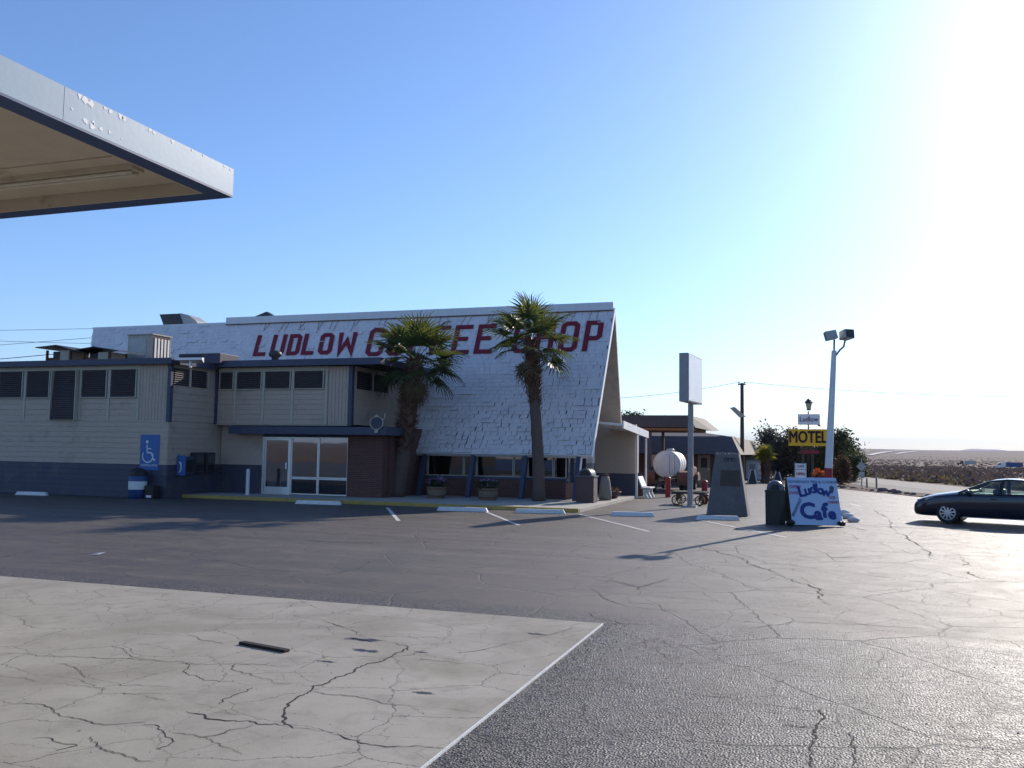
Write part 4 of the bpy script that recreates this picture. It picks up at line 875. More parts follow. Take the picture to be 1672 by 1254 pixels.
MB().cyl((-21.47, 30.33, SZ), 0.075, 0.98, 16).build('post', 'pole_white', t, smooth=True, auto=40)
MB().lathe([(0.075, 0), (0.055, 0.04), (0.001, 0.055)], (-21.47, 30.33, SZ+0.982), 16).build('cap', 'pole_white', t, smooth=True)
# wheel stops
stops = ((-30.03, 27.2, -28.6, 27.35, 'white concrete wheel stop in the shade at far left'), (-17.85, 28.15, -16.1, 28.35, 'white wheel stop in front of the glass doors'), (-12.0, 27.55, -10.25, 27.75, 'white wheel stop in front of the flower tubs'),
         (-9.4, 27.95, -7.75, 28.3, 'white wheel stop just off the sidewalk corner'), (-6.25, 28.25, -4.85, 28.55, 'white wheel stop right of the sidewalk corner'), (-3.5, 28.05, -2.2, 28.35, 'white wheel stop at the foot of the grey monument'))
for x0, y0, x1, y1, lb in stops:
    a = Vector((x0, y0, 0)); b = Vector((x1, y1, 0)); d = (b-a).normalized(); n = Vector((-d.y, d.x, 0)); L = (b-a).length
    m = MB(); prof = ((-0.09, 0), (0.09, 0), (0.06, 0.135), (-0.06, 0.135)); vs = []
    for s_, k in ((0.0, 1.0), (0.10, 1.0), (L-0.10, 1.0), (L, 1.0)):
        for u, z in prof: vs.append(a+d*(s_+(0.07 if s_ == 0 and z > 0 else -0.07 if s_ == L and z > 0 else 0))+n*u+Vector((0, 0, z)))
    fs = [(3, 2, 1, 0), (12, 13, 14, 15)]
    for i in range(3):
        for j in range(4): fs.append((i*4+j, i*4+(j+1) % 4, (i+1)*4+(j+1) % 4, (i+1)*4+j))
    m.add(vs, fs); o = m.build('wheel_stop', 'paint_white', None, bevel=0.012, loc=(x0, y0, 0)); tag(o, lb, 'wheel stop', 'white concrete wheel stops')
# flower tubs
for i, (x, y, lb) in enumerate(((-14.1, 32.3, 'barrel flower tub nearer the thick left palm'), (-11.95, 32.3, 'barrel flower tub nearer the slender right palm'))):
    t = thing('flower_tub', (x, y, SZ), lb, 'planter', 'half barrel flower tubs')
    for k in range(14):
        a0, a1 = 2*math.pi*k/14+0.01, 2*math.pi*(k+1)/14-0.01; m = MB(); vs = []
        for r, z in ((0.31, 0), (0.37, 0.22), (0.385, 0.46)):
            for a in (a0, a1): vs.append((x+r*math.cos(a), y+r*math.sin(a), SZ+z)); 
            for a in (a1, a0): vs.append((x+(r-0.03)*math.cos(a), y+(r-0.03)*math.sin(a), SZ+z))
        fs = [(3, 2, 1, 0), (8, 9, 10, 11)]
        for q in range(2):
            for j in range(4): fs.append((q*4+j, q*4+(j+1) % 4, (q+1)*4+(j+1) % 4, (q+1)*4+j))
        m.add(vs, fs).build('stave', 'barrel', t)
    for z in (0.08, 0.36): MB().lathe([(0.335+z*0.12, z), (0.345+z*0.12, z), (0.349+z*0.12, z+0.045), (0.337+z*0.12, z+0.045)], (x, y, SZ), 20).build('hoop', 'rust', t)
    MB().lathe([(0.001, 0.42), (0.35, 0.42)], (x, y, SZ), 14).build('soil', 'soil', t)
    leaves(MB(), (x, y, SZ+0.60), (0.36, 0.36, 0.18), 420, 0.06, 60+i).build('foliage', 'leaf_dark', t)
    leaves(MB(), (x-0.02, y, SZ+0.70), (0.36, 0.36, 0.13), 170, 0.05, 70+i).build('flowers', 'petal', t)
# walkway trash bin
t = thing('litter_bin', (-8.2, 33.05, SZ), 'square brown litter bin with rounded flap hood at the sidewalk corner', 'trash can')
X, Y = -8.22, 33.05
MB().box(X-0.34, X+0.34, Y-0.32, Y+0.32, SZ, SZ+0.96).build('body', 'trash_brown', t, bevel=0.02)
m = MB(); m.prism([(X-0.37, Y-0.35, SZ+0.962), (X+0.37, Y-0.35, SZ+0.962), (X+0.37, Y-0.35, SZ+1.02)] + [(X+0.27*math.cos(R(a)), Y-0.35, SZ+1.02+0.27*math.sin(R(a))) for a in range(0, 181, 15)] + [(X-0.37, Y-0.35, SZ+1.02)], (0, 0.70, 0)); m.build('hood', 'dome_grey', t)
m = MB(); m.prism([(X+0.21*math.cos(R(a)), Y-0.358, SZ+1.02+0.21*math.sin(R(a))) for a in range(0, 181, 15)], (0, 0.007, 0)); m.build('flap', 'black', t)
for z in (0.2, 0.5, 0.8): MB().box(X+0.341, X+0.352, Y-0.31, Y-0.27, SZ+z, SZ+z+0.06).build('hinge', 'galv', t)
# low clay pots behind it
t = thing('clay_jar', (-7.75, 35.2, SZ), 'tapered stone jar standing behind the brown litter bin', 'jar')
MB().lathe([(0.001, 0), (0.24, 0), (0.27, 0.2), (0.20, 0.75), (0.15, 0.95), (0.001, 0.96)], (-7.95, 35.0, SZ), 16).build('body', 'tan_and_sunlit_mansard', t, smooth=True)
MB().lathe([(0.10, 0.96), (0.14, 1.02), (0.001, 1.06)], (-7.95, 35.0, SZ), 14).build('stopper', 'rust', t, smooth=True)
t = thing('flower_bowl', (-7.9, 36.4, SZ), 'low dark red bowl planter on the sidewalk by the slate base', 'planter')
MB().lathe([(0.001, 0), (0.18, 0), (0.36, 0.24), (0.37, 0.28), (0.32, 0.28), (0.001, 0.22)], (-8.0, 36.6, SZ), 18).build('bowl', 'trash_brown', t, smooth=True)
leaves(MB(), (-8.0, 36.6, SZ+0.34), (0.25, 0.25, 0.12), 120, 0.05, 91).build('foliage', 'leaf_rust', t)
# bench
t = thing('bench', (-7.3, 40.3, 0), 'white concrete bench with curved legs under the porch', 'bench')
MB().box(-7.42, -6.98, 39.85, 41.0, 0.42, 0.48).build('seat', 'paint_white', t, bevel=0.012)
m = MB(); m.prism([(-7.42, 39.85, 0.50), (-7.36, 39.85, 0.50), (-7.54, 39.85, 0.95), (-7.60, 39.85, 0.95)], (0, 1.15, 0)); m.build('backrest', 'paint_white', t, bevel=0.012)
for y in (39.95, 40.75):
    m = MB(); m.prism([(-7.36, y, 0.42), (-7.22, y, 0.42), (-7.20, y, 0.22), (-7.10, y, 0.0), (-7.24, y, 0.0), (-7.34, y, 0.2)], (0, 0.1, 0)); m.build('leg', 'paint_white', t)
    m = MB(); m.prism([(-7.18, y, 0.42), (-7.05, y, 0.42), (-7.06, y, 0.25), (-6.96, y, 0.0), (-7.06, y, 0.0), (-7.14, y, 0.22)], (0, 0.1, 0)); m.build('leg', 'paint_white', t)

# ================================================================== PALMS
def frond_mesh(seed, mat, fan=1.0, nseg=22, pet=1.0, droop=0.30):
    """fan palm leaf growing along +X from the origin, normal +Z"""
    rn = random.Random(seed); m = MB()
    pts = [(pet*t, 0.0, -0.10*pet*t*t) for t in (0, 0.25, 0.5, 0.75, 1.0)]
    m.tube(pts, [0.022, 0.017, 0.013, 0.010, 0.007], 4)
    hub = Vector(pts[-1])
    for k in range(nseg):
        a = R(-125+250*(k+0.5)/nseg + rn.uniform(-3, 3)); L = fan*(0.70+0.30*math.cos(a*0.62))*rn.uniform(0.88, 1.08)
        d = Vector((math.cos(a), math.sin(a), 0)); s = Vector((-d.y, d.x, 0)); w0 = 0.012; wm = 0.047*fan; q = []
        for t, ww in ((0.02, w0), (0.38, wm), (0.66, wm*0.72), (0.88, wm*0.34), (1.0, 0.003)):
            z = 0.10*math.sin(t*2.2) - droop*L*max(0, t-0.42)**1.6*2.0*rn.uniform(0.7, 1.3) + 0.10*abs(math.sin(a))*t
            c = hub + d*(L*t) + Vector((0, 0, z)); q.append((c, ww))
        vs = []; fs = []
        for c, ww in q: vs += [c-s*ww+Vector((0, 0, 0.016)), c, c+s*ww+Vector((0, 0, 0.016))]
        for i in range(len(q)-1):
            for j in range(2): fs.append((i*3+j, i*3+j+1, (i+1)*3+j+1, (i+1)*3+j))
        m.add(vs, fs)
    return m.mesh('frond', mat)
FM = [frond_mesh(s, 'frond') for s in range(5)]; FD = [frond_mesh(20+s, 'frond_dead', 0.8, 16, 0.8, 1.3) for s in range(2)]; FG = [frond_mesh(40+s, 'frond_gold', 0.85, 20, 0.4, 0.3) for s in range(3)]
def palm(name, base, top, r0, r1, boot_z, rboot, crown, n, label, seed, fm=FM, ndead=8, scale=1.0, group=None, asp=1.0):
    rn = random.Random(seed); base, top = Vector(base), Vector(top); t = thing(name, base, label, 'palm tree', group)
    def axis(s): p = base.lerp(top, s); p.x += 0.10*math.sin(s*3.0)*(1-s); return p
    H = top.z-base.z; m = MB(); N = 16
    m.tube([axis(i/N) for i in range(N+1)], [r0*(1.12 if i == 0 else 1)*(1-i/N)+r1*(i/N)+0.012*(i % 2) for i in range(N+1)], 14); m.build('trunk', 'trunk', t, smooth=True)
    # old leaf bases clasping the upper trunk
    m = MB(); s0 = (boot_z-base.z)/H; cnt = int(90*(1-s0)*H)
    for i in range(cnt):
        s = s0+(1-s0)*(i+rn.random())/cnt*1.02; a = i*2.399+rn.uniform(-0.3, 0.3); c = axis(min(s, 1)); rr = rboot*(0.78+0.22*math.sin(min(1, (s-s0)/(1-s0)+0.05)*math.pi))
        d = Vector((math.cos(a), math.sin(a), 0)); sd_ = Vector((-d.y, d.x, 0)); L = rn.uniform(0.18, 0.42); wd = rn.uniform(0.04, 0.085)
        p0 = c+d*(rr*0.55); p1 = c+d*rr+Vector((0, 0, L*0.45)); p2 = c+d*(rr+rn.uniform(0.04, 0.22))+Vector((0, 0, L*rn.uniform(0.6, 1.0)))+sd_*rn.uniform(-0.05, 0.05)
        m.add([p0-sd_*wd, p0+sd_*wd, p1+sd_*wd*0.9, p1-sd_*wd*0.9, p2+sd_*wd*0.3, p2-sd_*wd*0.3, p1+d*0.03], [(0, 1, 2, 3), (3, 2, 4, 5), (0, 3, 6), (1, 6, 2), (3, 5, 6), (2, 6, 4)])
    m.tube([axis(s0+(1-s0)*i/8) for i in range(9)], [rboot*(0.62+0.16*math.sin(math.pi*i/8)) for i in range(9)], 12)
    m.build('leaf_bases', 'boots', t)
    c = axis(1.0)
    for i in range(n+ndead):
        dead = i >= n
        if dead: el = R(rn.uniform(-80, -55)); az = rn.uniform(0, 2*math.pi)
        else:
            f = (i+0.5)/n; el = R(84-116*f**0.9+rn.uniform(-9, 9)); az = i*2.39996+rn.uniform(-0.25, 0.25)
        me = rn.choice(FD if dead else fm); o = bpy.data.objects.new('dead_frond' if dead else 'frond', me); COL.objects.link(o); o.parent = t
        d = Vector((math.cos(az)*math.cos(el), math.sin(az)*math.cos(el), math.sin(el)))
        up = Vector((0, 0, 1)) if el < R(70) else Vector((-math.cos(az), -math.sin(az), 0.3)); y = up.cross(d).normalized(); z = d.cross(y)
        rot = Matrix((d, y, z)).transposed().to_4x4(); k = crown*rn.uniform(0.86, 1.08)*(0.85 if dead else 1)
        o.matrix_local = Matrix.Translation(c-base+Vector((0, 0, -0.25 if dead else 0.0))+d*0.10) @ rot @ Matrix.Rotation(rn.uniform(-0.4, 0.4), 4, 'X') @ Matrix.Diagonal((k, k, k, 1))
    return t
palm('fan_palm', (-15.98, 32.45, SZ), (-15.25, 32.5, 5.55), 0.33, 0.27, 1.75, 0.42, 1.06, 26, 'thick fan palm with shaggy leaf bases in front of the brick pier', 5, ndead=12)
palm('fan_palm', (-10.08, 32.9, SZ), (-10.50, 32.95, 6.25), 0.235, 0.18, 3.75, 0.29, 0.98, 22, 'slender fan palm with bare lower trunk before the white roof', 9, ndead=6)
palm('young_palm', (-3.42, 66.7, 0), (-3.38, 66.7, 1.95), 0.30, 0.26, 0.3, 0.42, 0.62, 34, 'short yellow green fan palm behind the monument', 13, fm=FG, ndead=10)

# ================================================================== SIGNS, POLES, MONUMENT
# blank sign on a grey pole
t = thing('blank_sign', (-4.5, 33.9, 0), 'blank white lightbox sign on a tall grey pole', 'sign')
az = R(5.5); d = Vector((math.sin(az), math.cos(az), 0)); n = Vector((math.cos(az), -math.sin(az), 0)); c = Vector((-4.52, 34.75, 4.90))
MB().obox(c, d*1.20, n*0.18, Vector((0, 0, 0.92))).build('cabinet', 'grey_pole', t, bevel=0.015)
MB().obox(c+n*0.183, d*1.15, n*0.005, Vector((0, 0, 0.87))).build('face', 'sign_face', t)
MB().obox(c-n*0.183, d*1.15, n*0.005, Vector((0, 0, 0.87))).build('face', 'sign_face', t)
MB().tube([(-4.50, 34.3, 0), (-4.47, 34.3, 3.95)], 0.105, 14).build('pole', 'grey_pole', t, smooth=True, auto=40)
MB().box(-4.75, -4.25, 34.05, 34.55, 0, 0.06).build('base_plate', 'galv', t)
# concrete monument
t = thing('monument', (-2.77, 30.6, 0), 'tapered grey concrete monument with dark bronze plaque', 'monument')
def frustum(x0, x1, y0, y1, z0, u0, u1, v0, v1, z1):
    m = MB(); m.add([(x0, y0, z0), (x1, y0, z0), (x1, y1, z0), (x0, y1, z0), (u0, v0, z1), (u1, v0, z1), (u1, v1, z1), (u0, v1, z1)], [(0, 3, 2, 1), (4, 5, 6, 7), (0, 1, 5, 4), (1, 2, 6, 5), (2, 3, 7, 6), (3, 0, 4, 7)]); return m
frustum(-3.42, -2.08, 30.1, 31.2, 0, -3.15, -2.38, 30.33, 31.0, 2.02).build('shaft', 'stone_grey', t, bevel=0.02)
m = MB()
for i in range(9): m.blob((-3.12+0.085*i, 30.5+0.12*(i % 3), 2.03), (0.06, 0.08, 0.05), i)
m.build('rubble_top', 'stone_grey', t)
def onface(x, z, out=0.0): return Vector((x, 30.1+0.23*z/2.02-out, z))
MB().prism([onface(-2.98, 0.98, 0.025), onface(-2.32, 0.98, 0.025), onface(-2.36, 1.50, 0.025), onface(-2.95, 1.50, 0.025)], (0, 0.024, 0)).build('plaque', 'bronze', t)
for i in range(7):
    z = 1.05+i*0.06; m = MB(); m.prism([onface(-2.9, z, 0.029), onface(-2.42-0.05*(i % 3), z, 0.029), onface(-2.42-0.05*(i % 3), z+0.018, 0.029), onface(-2.9, z+0.018, 0.029)], (0, 0.003, 0)); m.build('plaque_line', 'old_wood', t)
for dx in (-0.12, 0.0, 0.12):
    MB().tube([onface(-2.67+dx+0.06*math.cos(R(a)), 1.84+0.06*math.sin(R(a)), 0.015) for a in range(-60, 241, 30)], 0.013, 5).build('emblem', 'dark_metal', t)
# trash can beside the cafe board
t = thing('trash_can', (-1.1, 27.3, 0), 'black octagonal trash can with grey dome lid left of the cafe board', 'trash can')
MB().lathe([(0.001, 0), (0.30, 0), (0.31, 0.95), (0.33, 0.955), (0.33, 1.0), (0.24, 1.005)], (-1.1, 27.3, 0), 8, a0=R(22.5), a1=R(382.5)).build('body', 'trash_dark', t)
MB().lathe([(0.25, 1.0), (0.25, 1.06), (0.22, 1.17), (0.14, 1.25), (0.05, 1.28), (0.001, 1.285)], (-1.1, 27.3, 0), 20).build('dome_lid', 'dome_grey', t, smooth=True)
m = MB(); m.prism([(-1.24, 27.04, 1.02), (-0.98, 27.03, 1.02), (-1.0, 27.07, 1.16), (-1.2, 27.08, 1.16)], (0, 0.06, 0)); m.build('flap', 'black', t)
# cafe sandwich board
t = thing('cafe_board', (0.05, 27.3, 0), 'light blue hand painted Ludlow Cafe board leaning on the lot', 'sign')
a = R(18); u = Vector((math.cos(a), math.sin(a), 0)); bk = Vector((-math.sin(a), math.cos(a), 0)); up = (bk*0.36+Vector((0, 0, 1))*0.93).normalized(); nf = u.cross(up)
O = Vector((0.06, 27.15, 0.035)); BW, BH = 1.44, 1.44
MB().obox(O+up*(BH/2), u*(BW/2), up*(BH/2), nf*0.012).build('panel', 'sign_blue', t)
MB().obox(O+up*(BH/2)+bk*0.62-Vector((0, 0, 0.0)), u*(BW/2*0.96), (-bk*0.20+Vector((0, 0, 1))).normalized()*(BH/2*0.92), bk*0.012).build('back_panel', 'old_wood', t)
for k in (-1, 1): MB().bar(O+u*(k*0.70)+up*0.05-nf*0.03, O+u*(k*0.70)+up*1.42-nf*0.03, 0.04, 0.04).build('stile', 'old_wood', t)
MB().bar(O-u*0.70+up*0.45-nf*0.03, O-u*0.70+bk*0.62+Vector((0, 0, 0.45)), 0.03, 0.03).build('spreader', 'old_wood', t)
def bp_(x, y, o=0.016): return O+u*x+up*y+nf*o
lettering('HOMEMADE PIES & COOKIN', 0.115, 'ink_dark', t, bp_(0.02, 1.30), u, up, 0.0)
for i, (ch_, x, y, rt) in enumerate((('L', -0.34, 1.00, 0.18), ('u', -0.17, 1.03, 0.14), ('d', -0.01, 1.08, 0.06), ('l', 0.11, 1.10, 0.0), ('o', 0.22, 1.05, -0.06), ('w', 0.37, 0.99, -0.18))):
    lettering(ch_, (0.48 if i == 0 else 0.38), 'ink_blue', t, bp_(x, y), u, up, 0.016, 0, rt)
for ch_, x, y, s_ in (('C', -0.23, 0.40, 0.66), ('a', 0.06, 0.32, 0.50), ('f', 0.25, 0.42, 0.60), ('e', 0.45, 0.33, 0.46)):
    lettering(ch_, s_, 'ink_blue', t, bp_(x, y), u, up, 0.026)
lettering('OPEN', 0.13, 'ink_red', t, bp_(-0.52, 1.14), u, up, 0.003)
lettering('DAILY', 0.13, 'ink_red', t, bp_(-0.52, 0.96), u, up, 0.003)
lettering('BREAKFAST', 0.12, 'ink_dark', t, bp_(-0.53, 0.52), u, up, 0.002, 0, 1.05)
lettering('ICE', 0.12, 'ink_red', t, bp_(0.53, 0.83), u, up, 0.003)
lettering('CREAM', 0.10, 'ink_red', t, bp_(0.54, 0.69), u, up, 0.003)
m = MB(); m.add([bp_(0.54, 0.93), bp_(0.61, 1.06), bp_(0.62, 1.15), bp_(0.55, 1.20), bp_(0.48, 1.15), bp_(0.48, 1.06)], [tuple(range(6))]); m.build('cone_picture', 'ink_dark', t)
MB().blob(O-u*0.78+Vector((0, 0.05, 0.06)), (0.13, 0.12, 0.09), 4).build('left_weight', 'black', t)
MB().blob(O+u*0.66+nf*0.10+Vector((0, 0, 0.03)), (0.12, 0.09, 0.075), 5).build('right_weight', 'black', t)
for i, (x, y, r, lb) in enumerate(((1.12, 29.5, 0.14, 'nearest of three white stones right of the cafe board'), (1.02, 31.0, 0.15, 'middle of three white stones right of the cafe board'), (0.93, 32.6, 0.16, 'farthest of three white stones, half behind the cafe board'))):
    o = MB().blob((x, y, r*0.45), (r*1.25, r, r*0.75), 300+i, 12, 8, 0.10).build('white_stone', 'rock_white', None, smooth=True, loc=(x, y, 0)); tag(o, lb, 'stone', 'white painted stones')
# flood light pole, leaning slightly
t = thing('flood_light_pole', (0.33, 28.8, 0), 'leaning white light pole with red foot and two floodlights', 'light pole')
P0 = Vector((0.31, 28.8, 0)); P1 = Vector((0.60, 28.8, 5.25)); ax = (P1-P0)
MB().tube([P0, P0+ax*0.315], [0.125, 0.118], 16).build('red_foot', 'red_paint', t, smooth=True, auto=40)
MB().tube([P0+ax*0.315, P1], [0.115, 0.075], 16).build('shaft', 'pole_white', t, smooth=True, auto=40)
MB().tube([P0+ax*0.97+Vector((0.05, 0, 0)), P0+ax*1.0+Vector((0.17, 0, 0.02)), P0+ax*1.0+Vector((0.28, 0, 0.12)), P0+ax*1.0+Vector((0.32, 0, 0.32))], 0.03, 8).build('arm', 'grey_pole', t, smooth=True)
MB().tube([P1, P1+Vector((0.01, 0, 0.34))], 0.03, 8).build('stem', 'grey_pole', t)
def flood(c, yaw, tilt, nm):
    c = Vector(c); M = Matrix.Rotation(yaw, 3, 'Z') @ Matrix.Rotation(tilt, 3, 'Y')
    def tr(v): return c+M @ Vector(v)
    h = MB(); h.add([tr(v) for v in ((-0.20, -0.17, -0.12), (0.14, -0.15, -0.13), (0.14, 0.15, -0.13), (-0.20, 0.17, -0.12), (-0.20, -0.17, 0.16), (0.14, -0.13, 0.14), (0.14, 0.13, 0.14), (-0.20, 0.17, 0.16))], [(0, 3, 2, 1), (4, 5, 6, 7), (0, 1, 5, 4), (1, 2, 6, 5), (2, 3, 7, 6), (3, 0, 4, 7)])
    o = h.build('flood_head', 'galv', t, bevel=0.015)
    l = MB(); l.add([tr(v) for v in ((-0.206, -0.14, -0.10), (-0.206, 0.14, -0.10), (-0.206, 0.14, 0.14), (-0.206, -0.14, 0.14))], [(0, 1, 2, 3)]); l.build('lens', 'dark_metal', o)
flood(P1+Vector((-0.06, 0, 0.47)), 0.15, -0.25, 0); flood(P1+Vector((0.34, 0, 0.46)), 2.2, 0.10, 1)
# motel sign
t = thing('motel_sign', (-0.45, 74, 0), 'yellow MOTEL sign with small Ludlow board and lantern on top', 'sign')
MB().tube([(-0.46, 74.1, -0.03), (-0.44, 74.1, 5.5)], 0.05, 10).build('pole', 'dark_metal', t)
for dx in (-0.42, 0.30): MB().box(-0.46+dx-0.11, -0.46+dx+0.11, 74.05, 74.25, -0.03, 2.75).build('post', 'bark', t)
MB().box(-1.95, 1.05, 73.9, 74.04, 2.74, 4.06).build('panel', 'motel_yellow', t)
lettering('MOTEL', 1.28, 'motel_ink', t, (-0.50, 73.888, 3.40), (1, 0, 0), (0, 0, 1), 0.035, sx=0.70)
MB().box(-1.20, 0.40, 73.92, 74.02, 4.44, 5.23).build('name_board', 'sign_face', t)
lettering('Ludlow', 0.55, 'motel_purple', t, (-0.40, 73.913, 4.84), (1, 0, 0), (0, 0, 1), 0.008, sx=0.86)
m = MB()
frame_rect(m, -1.22, 0.42, 4.42, 5.25, 73.915, 74.03, 0.035); m.build('board_frame', 'motel_purple', t)
MB().box(-1.0, 0.35, 73.95, 74.03, 2.12, 2.40).build('lower_board', 'red_paint', t)
MB().lathe([(0.001, 5.56), (0.16, 5.56), (0.17, 5.66)], (-0.40, 74.0, 0), 6).build('lantern_base', 'dark_metal', t)
MB().lathe([(0.16, 5.66), (0.25, 6.12)], (-0.40, 74.0, 0), 6).build('lantern_glass', 'lamp_glass', t)
MB().lathe([(0.33, 6.12), (0.30, 6.20), (0.15, 6.42), (0.10, 6.46), (0.001, 6.52)], (-0.40, 74.0, 0), 6).build('lantern_roof', 'dark_metal', t)
# open sign
t = thing('open_sign', (-0.86, 60, 0), 'small white and red OPEN sign standing behind the cafe board', 'sign')
MB().box(-1.16, -0.56, 59.98, 60.03, 0.49, 1.09).build('lower_panel', 'sign_face', t); MB().box(-1.16, -0.56, 59.98, 60.03, 1.12, 1.48).build('upper_panel', 'sign_face', t)
lettering('OPEN', 0.26, 'letter_red', t, (-0.86, 59.973, 0.80), (1, 0, 0), (0, 0, 1), 0.006, sx=0.80)
lettering('CAFE', 0.22, 'ink_blue', t, (-0.86, 59.973, 1.30), (1, 0, 0), (0, 0, 1), 0.004, sx=0.9)
for x in (-1.19, -0.53): MB().box(x-0.025, x+0.025, 59.97, 60.05, 0, 1.52).build('post', 'pole_white', t)
MB().box(-1.45, -0.3, 59.7, 60.4, 0, 0.30).build('planter_base', 'paint_white', t, bevel=0.03)
for i, (x, y, lb, mt) in enumerate(((-4.05, 63.3, 'dark sided sandwich board beyond the monument, left of two', 'dark_metal'), (-2.66, 70.0, 'pale edged sandwich board near the short palm, right of two', 'dark_metal'))):
    t = thing('sandwich_board', (x, y, 0), lb, 'sign', 'folding boards in the distance'); h = 0.95 if i == 0 else 0.70; wd = 0.32
    m = MB(); m.prism([(x-wd, y-0.25, 0), (x+wd, y-0.25, 0), (x+0.12, y-0.02, h), (x-0.12, y-0.02, h)], (0, 0.02, 0.0)); m.build('front_panel', mt, t)
    m = MB(); m.prism([(x-wd, y+0.25, 0), (x+wd, y+0.25, 0), (x+0.12, y+0.02, h), (x-0.12, y+0.02, h)], (0, 0.02, 0.0)); m.build('back_panel', mt, t)
    for k in (-1, 1): MB().bar((x+k*wd, y-0.26, 0), (x+k*0.12, y-0.03, h+0.02), 0.06, 0.05).build('edge', 'paint_white', t)
# utility pole with flat lamp panel and wires
t = thing('utility_pole', (-4.64, 62, 0), 'dark wooden utility pole carrying the wires behind the monument', 'utility pole')
MB().tube([(-4.64, 62, 0), (-4.63, 62, 6.85)], [0.15, 0.115], 10).build('pole', 'wood_pole', t, smooth=True, auto=40)
m = MB(); m.prism([(-5.44, 61.8, 5.15), (-5.10, 61.8, 5.22), (-4.36, 61.8, 4.54), (-4.80, 61.8, 4.50)], (0, 0.10, 0)); m.build('lamp_panel', 'cooler_beige', t)
for k in (-1, 1): MB().cyl((-4.64+k*0.18, 62, 6.82), 0.05, 0.12, 8).build('insulator', 'galv', t)
MB().box(-4.90, -4.38, 61.95, 62.05, 6.72, 6.80).build('crossarm', 'wood_pole', t)
def wire(name, a, b, sag, label, r=0.018, n=24):
    a, b = Vector(a), Vector(b)
    pts = [a.lerp(b, i/n)-Vector((0, 0, sag*4*(i/n)*(1-i/n))) for i in range(n+1)]
    o = MB().tube([p for p in pts], r, 5).build(name, 'dark_metal', None, loc=a); tag(o, label, 'wire', 'overhead wires'); return o
wire('overhead_wire', (-4.82, 62, 6.92), (-30, 63, 7.3), 1.3, 'wire running left from the utility pole behind the steep roof', 0.014)
wire('overhead_wire', (-4.46, 62, 6.92), (40, 60, 7.6), 1.5, 'wire running right from the utility pole across the white sky', 0.014)
wire('overhead_wire', (-95, 60, 12.9), (-45, 60, 11.9), 0.25, 'faint topmost wire left of the shop roof', 0.018)
wire('overhead_wire', (-95, 60, 12.6), (-45, 60, 10.1), 0.15, 'second wire from the top left of the shop roof', 0.018)
wire('overhead_wire', (-95, 60, 10.1), (-45, 60, 11.75), 0.15, 'third wire from the top, rising to the roof end', 0.02)
wire('overhead_wire', (-45, 30, 5.4), (-30.6, 29.6, 5.92), 0.05, 'lowest wire ending at the left roof cooler', 0.016)
# red bollards
for x, y, h, lb in ((-6.41, 41.2, 0.88, 'red steel bollard in front of the white tank'), (-4.22, 36.6, 0.90, 'red steel bollard half hidden by the monument')):
    t = thing('bollard', (x, y, 0), lb, 'bollard', 'red bollards')
    MB().cyl((x, y, 0), 0.125, h, 16).build('post', 'red_paint', t, smooth=True, auto=40)
    MB().lathe([(0.125, 0), (0.09, 0.05), (0.001, 0.07)], (x, y, h+0.002), 16).build('cap', 'red_paint', t, smooth=True)
# iron wheeled baggage cart behind the sign pole
t = thing('baggage_cart', (-4.7, 35.6, 0), 'old wooden cart with iron spoked wheels behind the sign pole', 'cart')
MB().box(-5.35, -4.05, 35.3, 36.5, 0.44, 0.50).build('bed', 'old_wood', t)
for i in range(6): MB().box(-5.38, -4.02, 35.32+i*0.2, 35.49+i*0.2, 0.502, 0.53).build('plank', 'old_wood', t)
for x in (-5.15, -4.25):
    for y in (35.28, 36.52):
        wl_ = MB().lathe([(0.16, -0.03), (0.20, -0.03), (0.20, 0.03), (0.16, 0.03), (0.16, -0.03)], (x, y, 0.20), 18, axis='Y').build('wheel', 'rust', t)
        m = MB()
        for k in range(6): m.bar((x, y, 0.20), (x+0.17*math.cos(k*math.pi/3), y, 0.20+0.17*math.sin(k*math.pi/3)), 0.025, 0.025, (0, 1, 0))
        m.build('spokes', 'rust', wl_)
for y in (35.28, 36.52): MB().bar((-5.15, y, 0.2), (-4.25, y, 0.2), 0.03, 0.03).build('axle_beam', 'dark_metal', t)
MB().bar((-4.05, 35.9, 0.42), (-3.5, 35.6, 0.12), 0.05, 0.05).build('tongue', 'dark_metal', t)
for x in (-5.15, -4.25): MB().box(x-0.03, x+0.03, 35.3, 36.5, 0.21, 0.438).build('axle_block', 'old_wood', t)
# vintage tank truck, seen from behind
t = thing('tank_truck', (-7.25, 48, 0), 'old brown truck with round white water tank, seen from behind', 'truck')
cx, cz, rr = -7.25, 1.46, 0.69
MB().lathe([(0.001, -0.05), (0.35, -0.04), (0.62, -0.02), (0.64, 0.0), (0.68, -0.03), (0.69, 0.0)], (cx, 46.1, cz), 28, axis='Y').build('tank_end', 'tank_white', t, smooth=True)
MB().lathe([(0.685, 0.0), (rr, 0.04), (rr, 2.6), (0.66, 2.7), (0.001, 2.72)], (cx, 46.1, cz), 28, axis='Y').build('tank', 'tank_white', t, smooth=True, auto=50)
MB().lathe([(rr+0.005, 0.0), (rr+0.02, 0.0), (rr+0.02, 0.06), (rr+0.005, 0.06)], (cx, 46.15, cz), 28, axis='Y').build('band', 'galv', t)
for yb in (46.95, 47.75, 48.55): MB().lathe([(rr+0.003, 0.0), (rr+0.014, 0.0), (rr+0.014, 0.05), (rr+0.003, 0.05)], (cx, yb, cz), 28, axis='Y').build('strap', 'rust', t)
MB().lathe([(0.22, 0), (0.22, 0.10), (0.16, 0.14), (0.001, 0.15)], (cx, 47.4, cz+rr-0.03), 16).build('filler_hatch', 'galv', t)
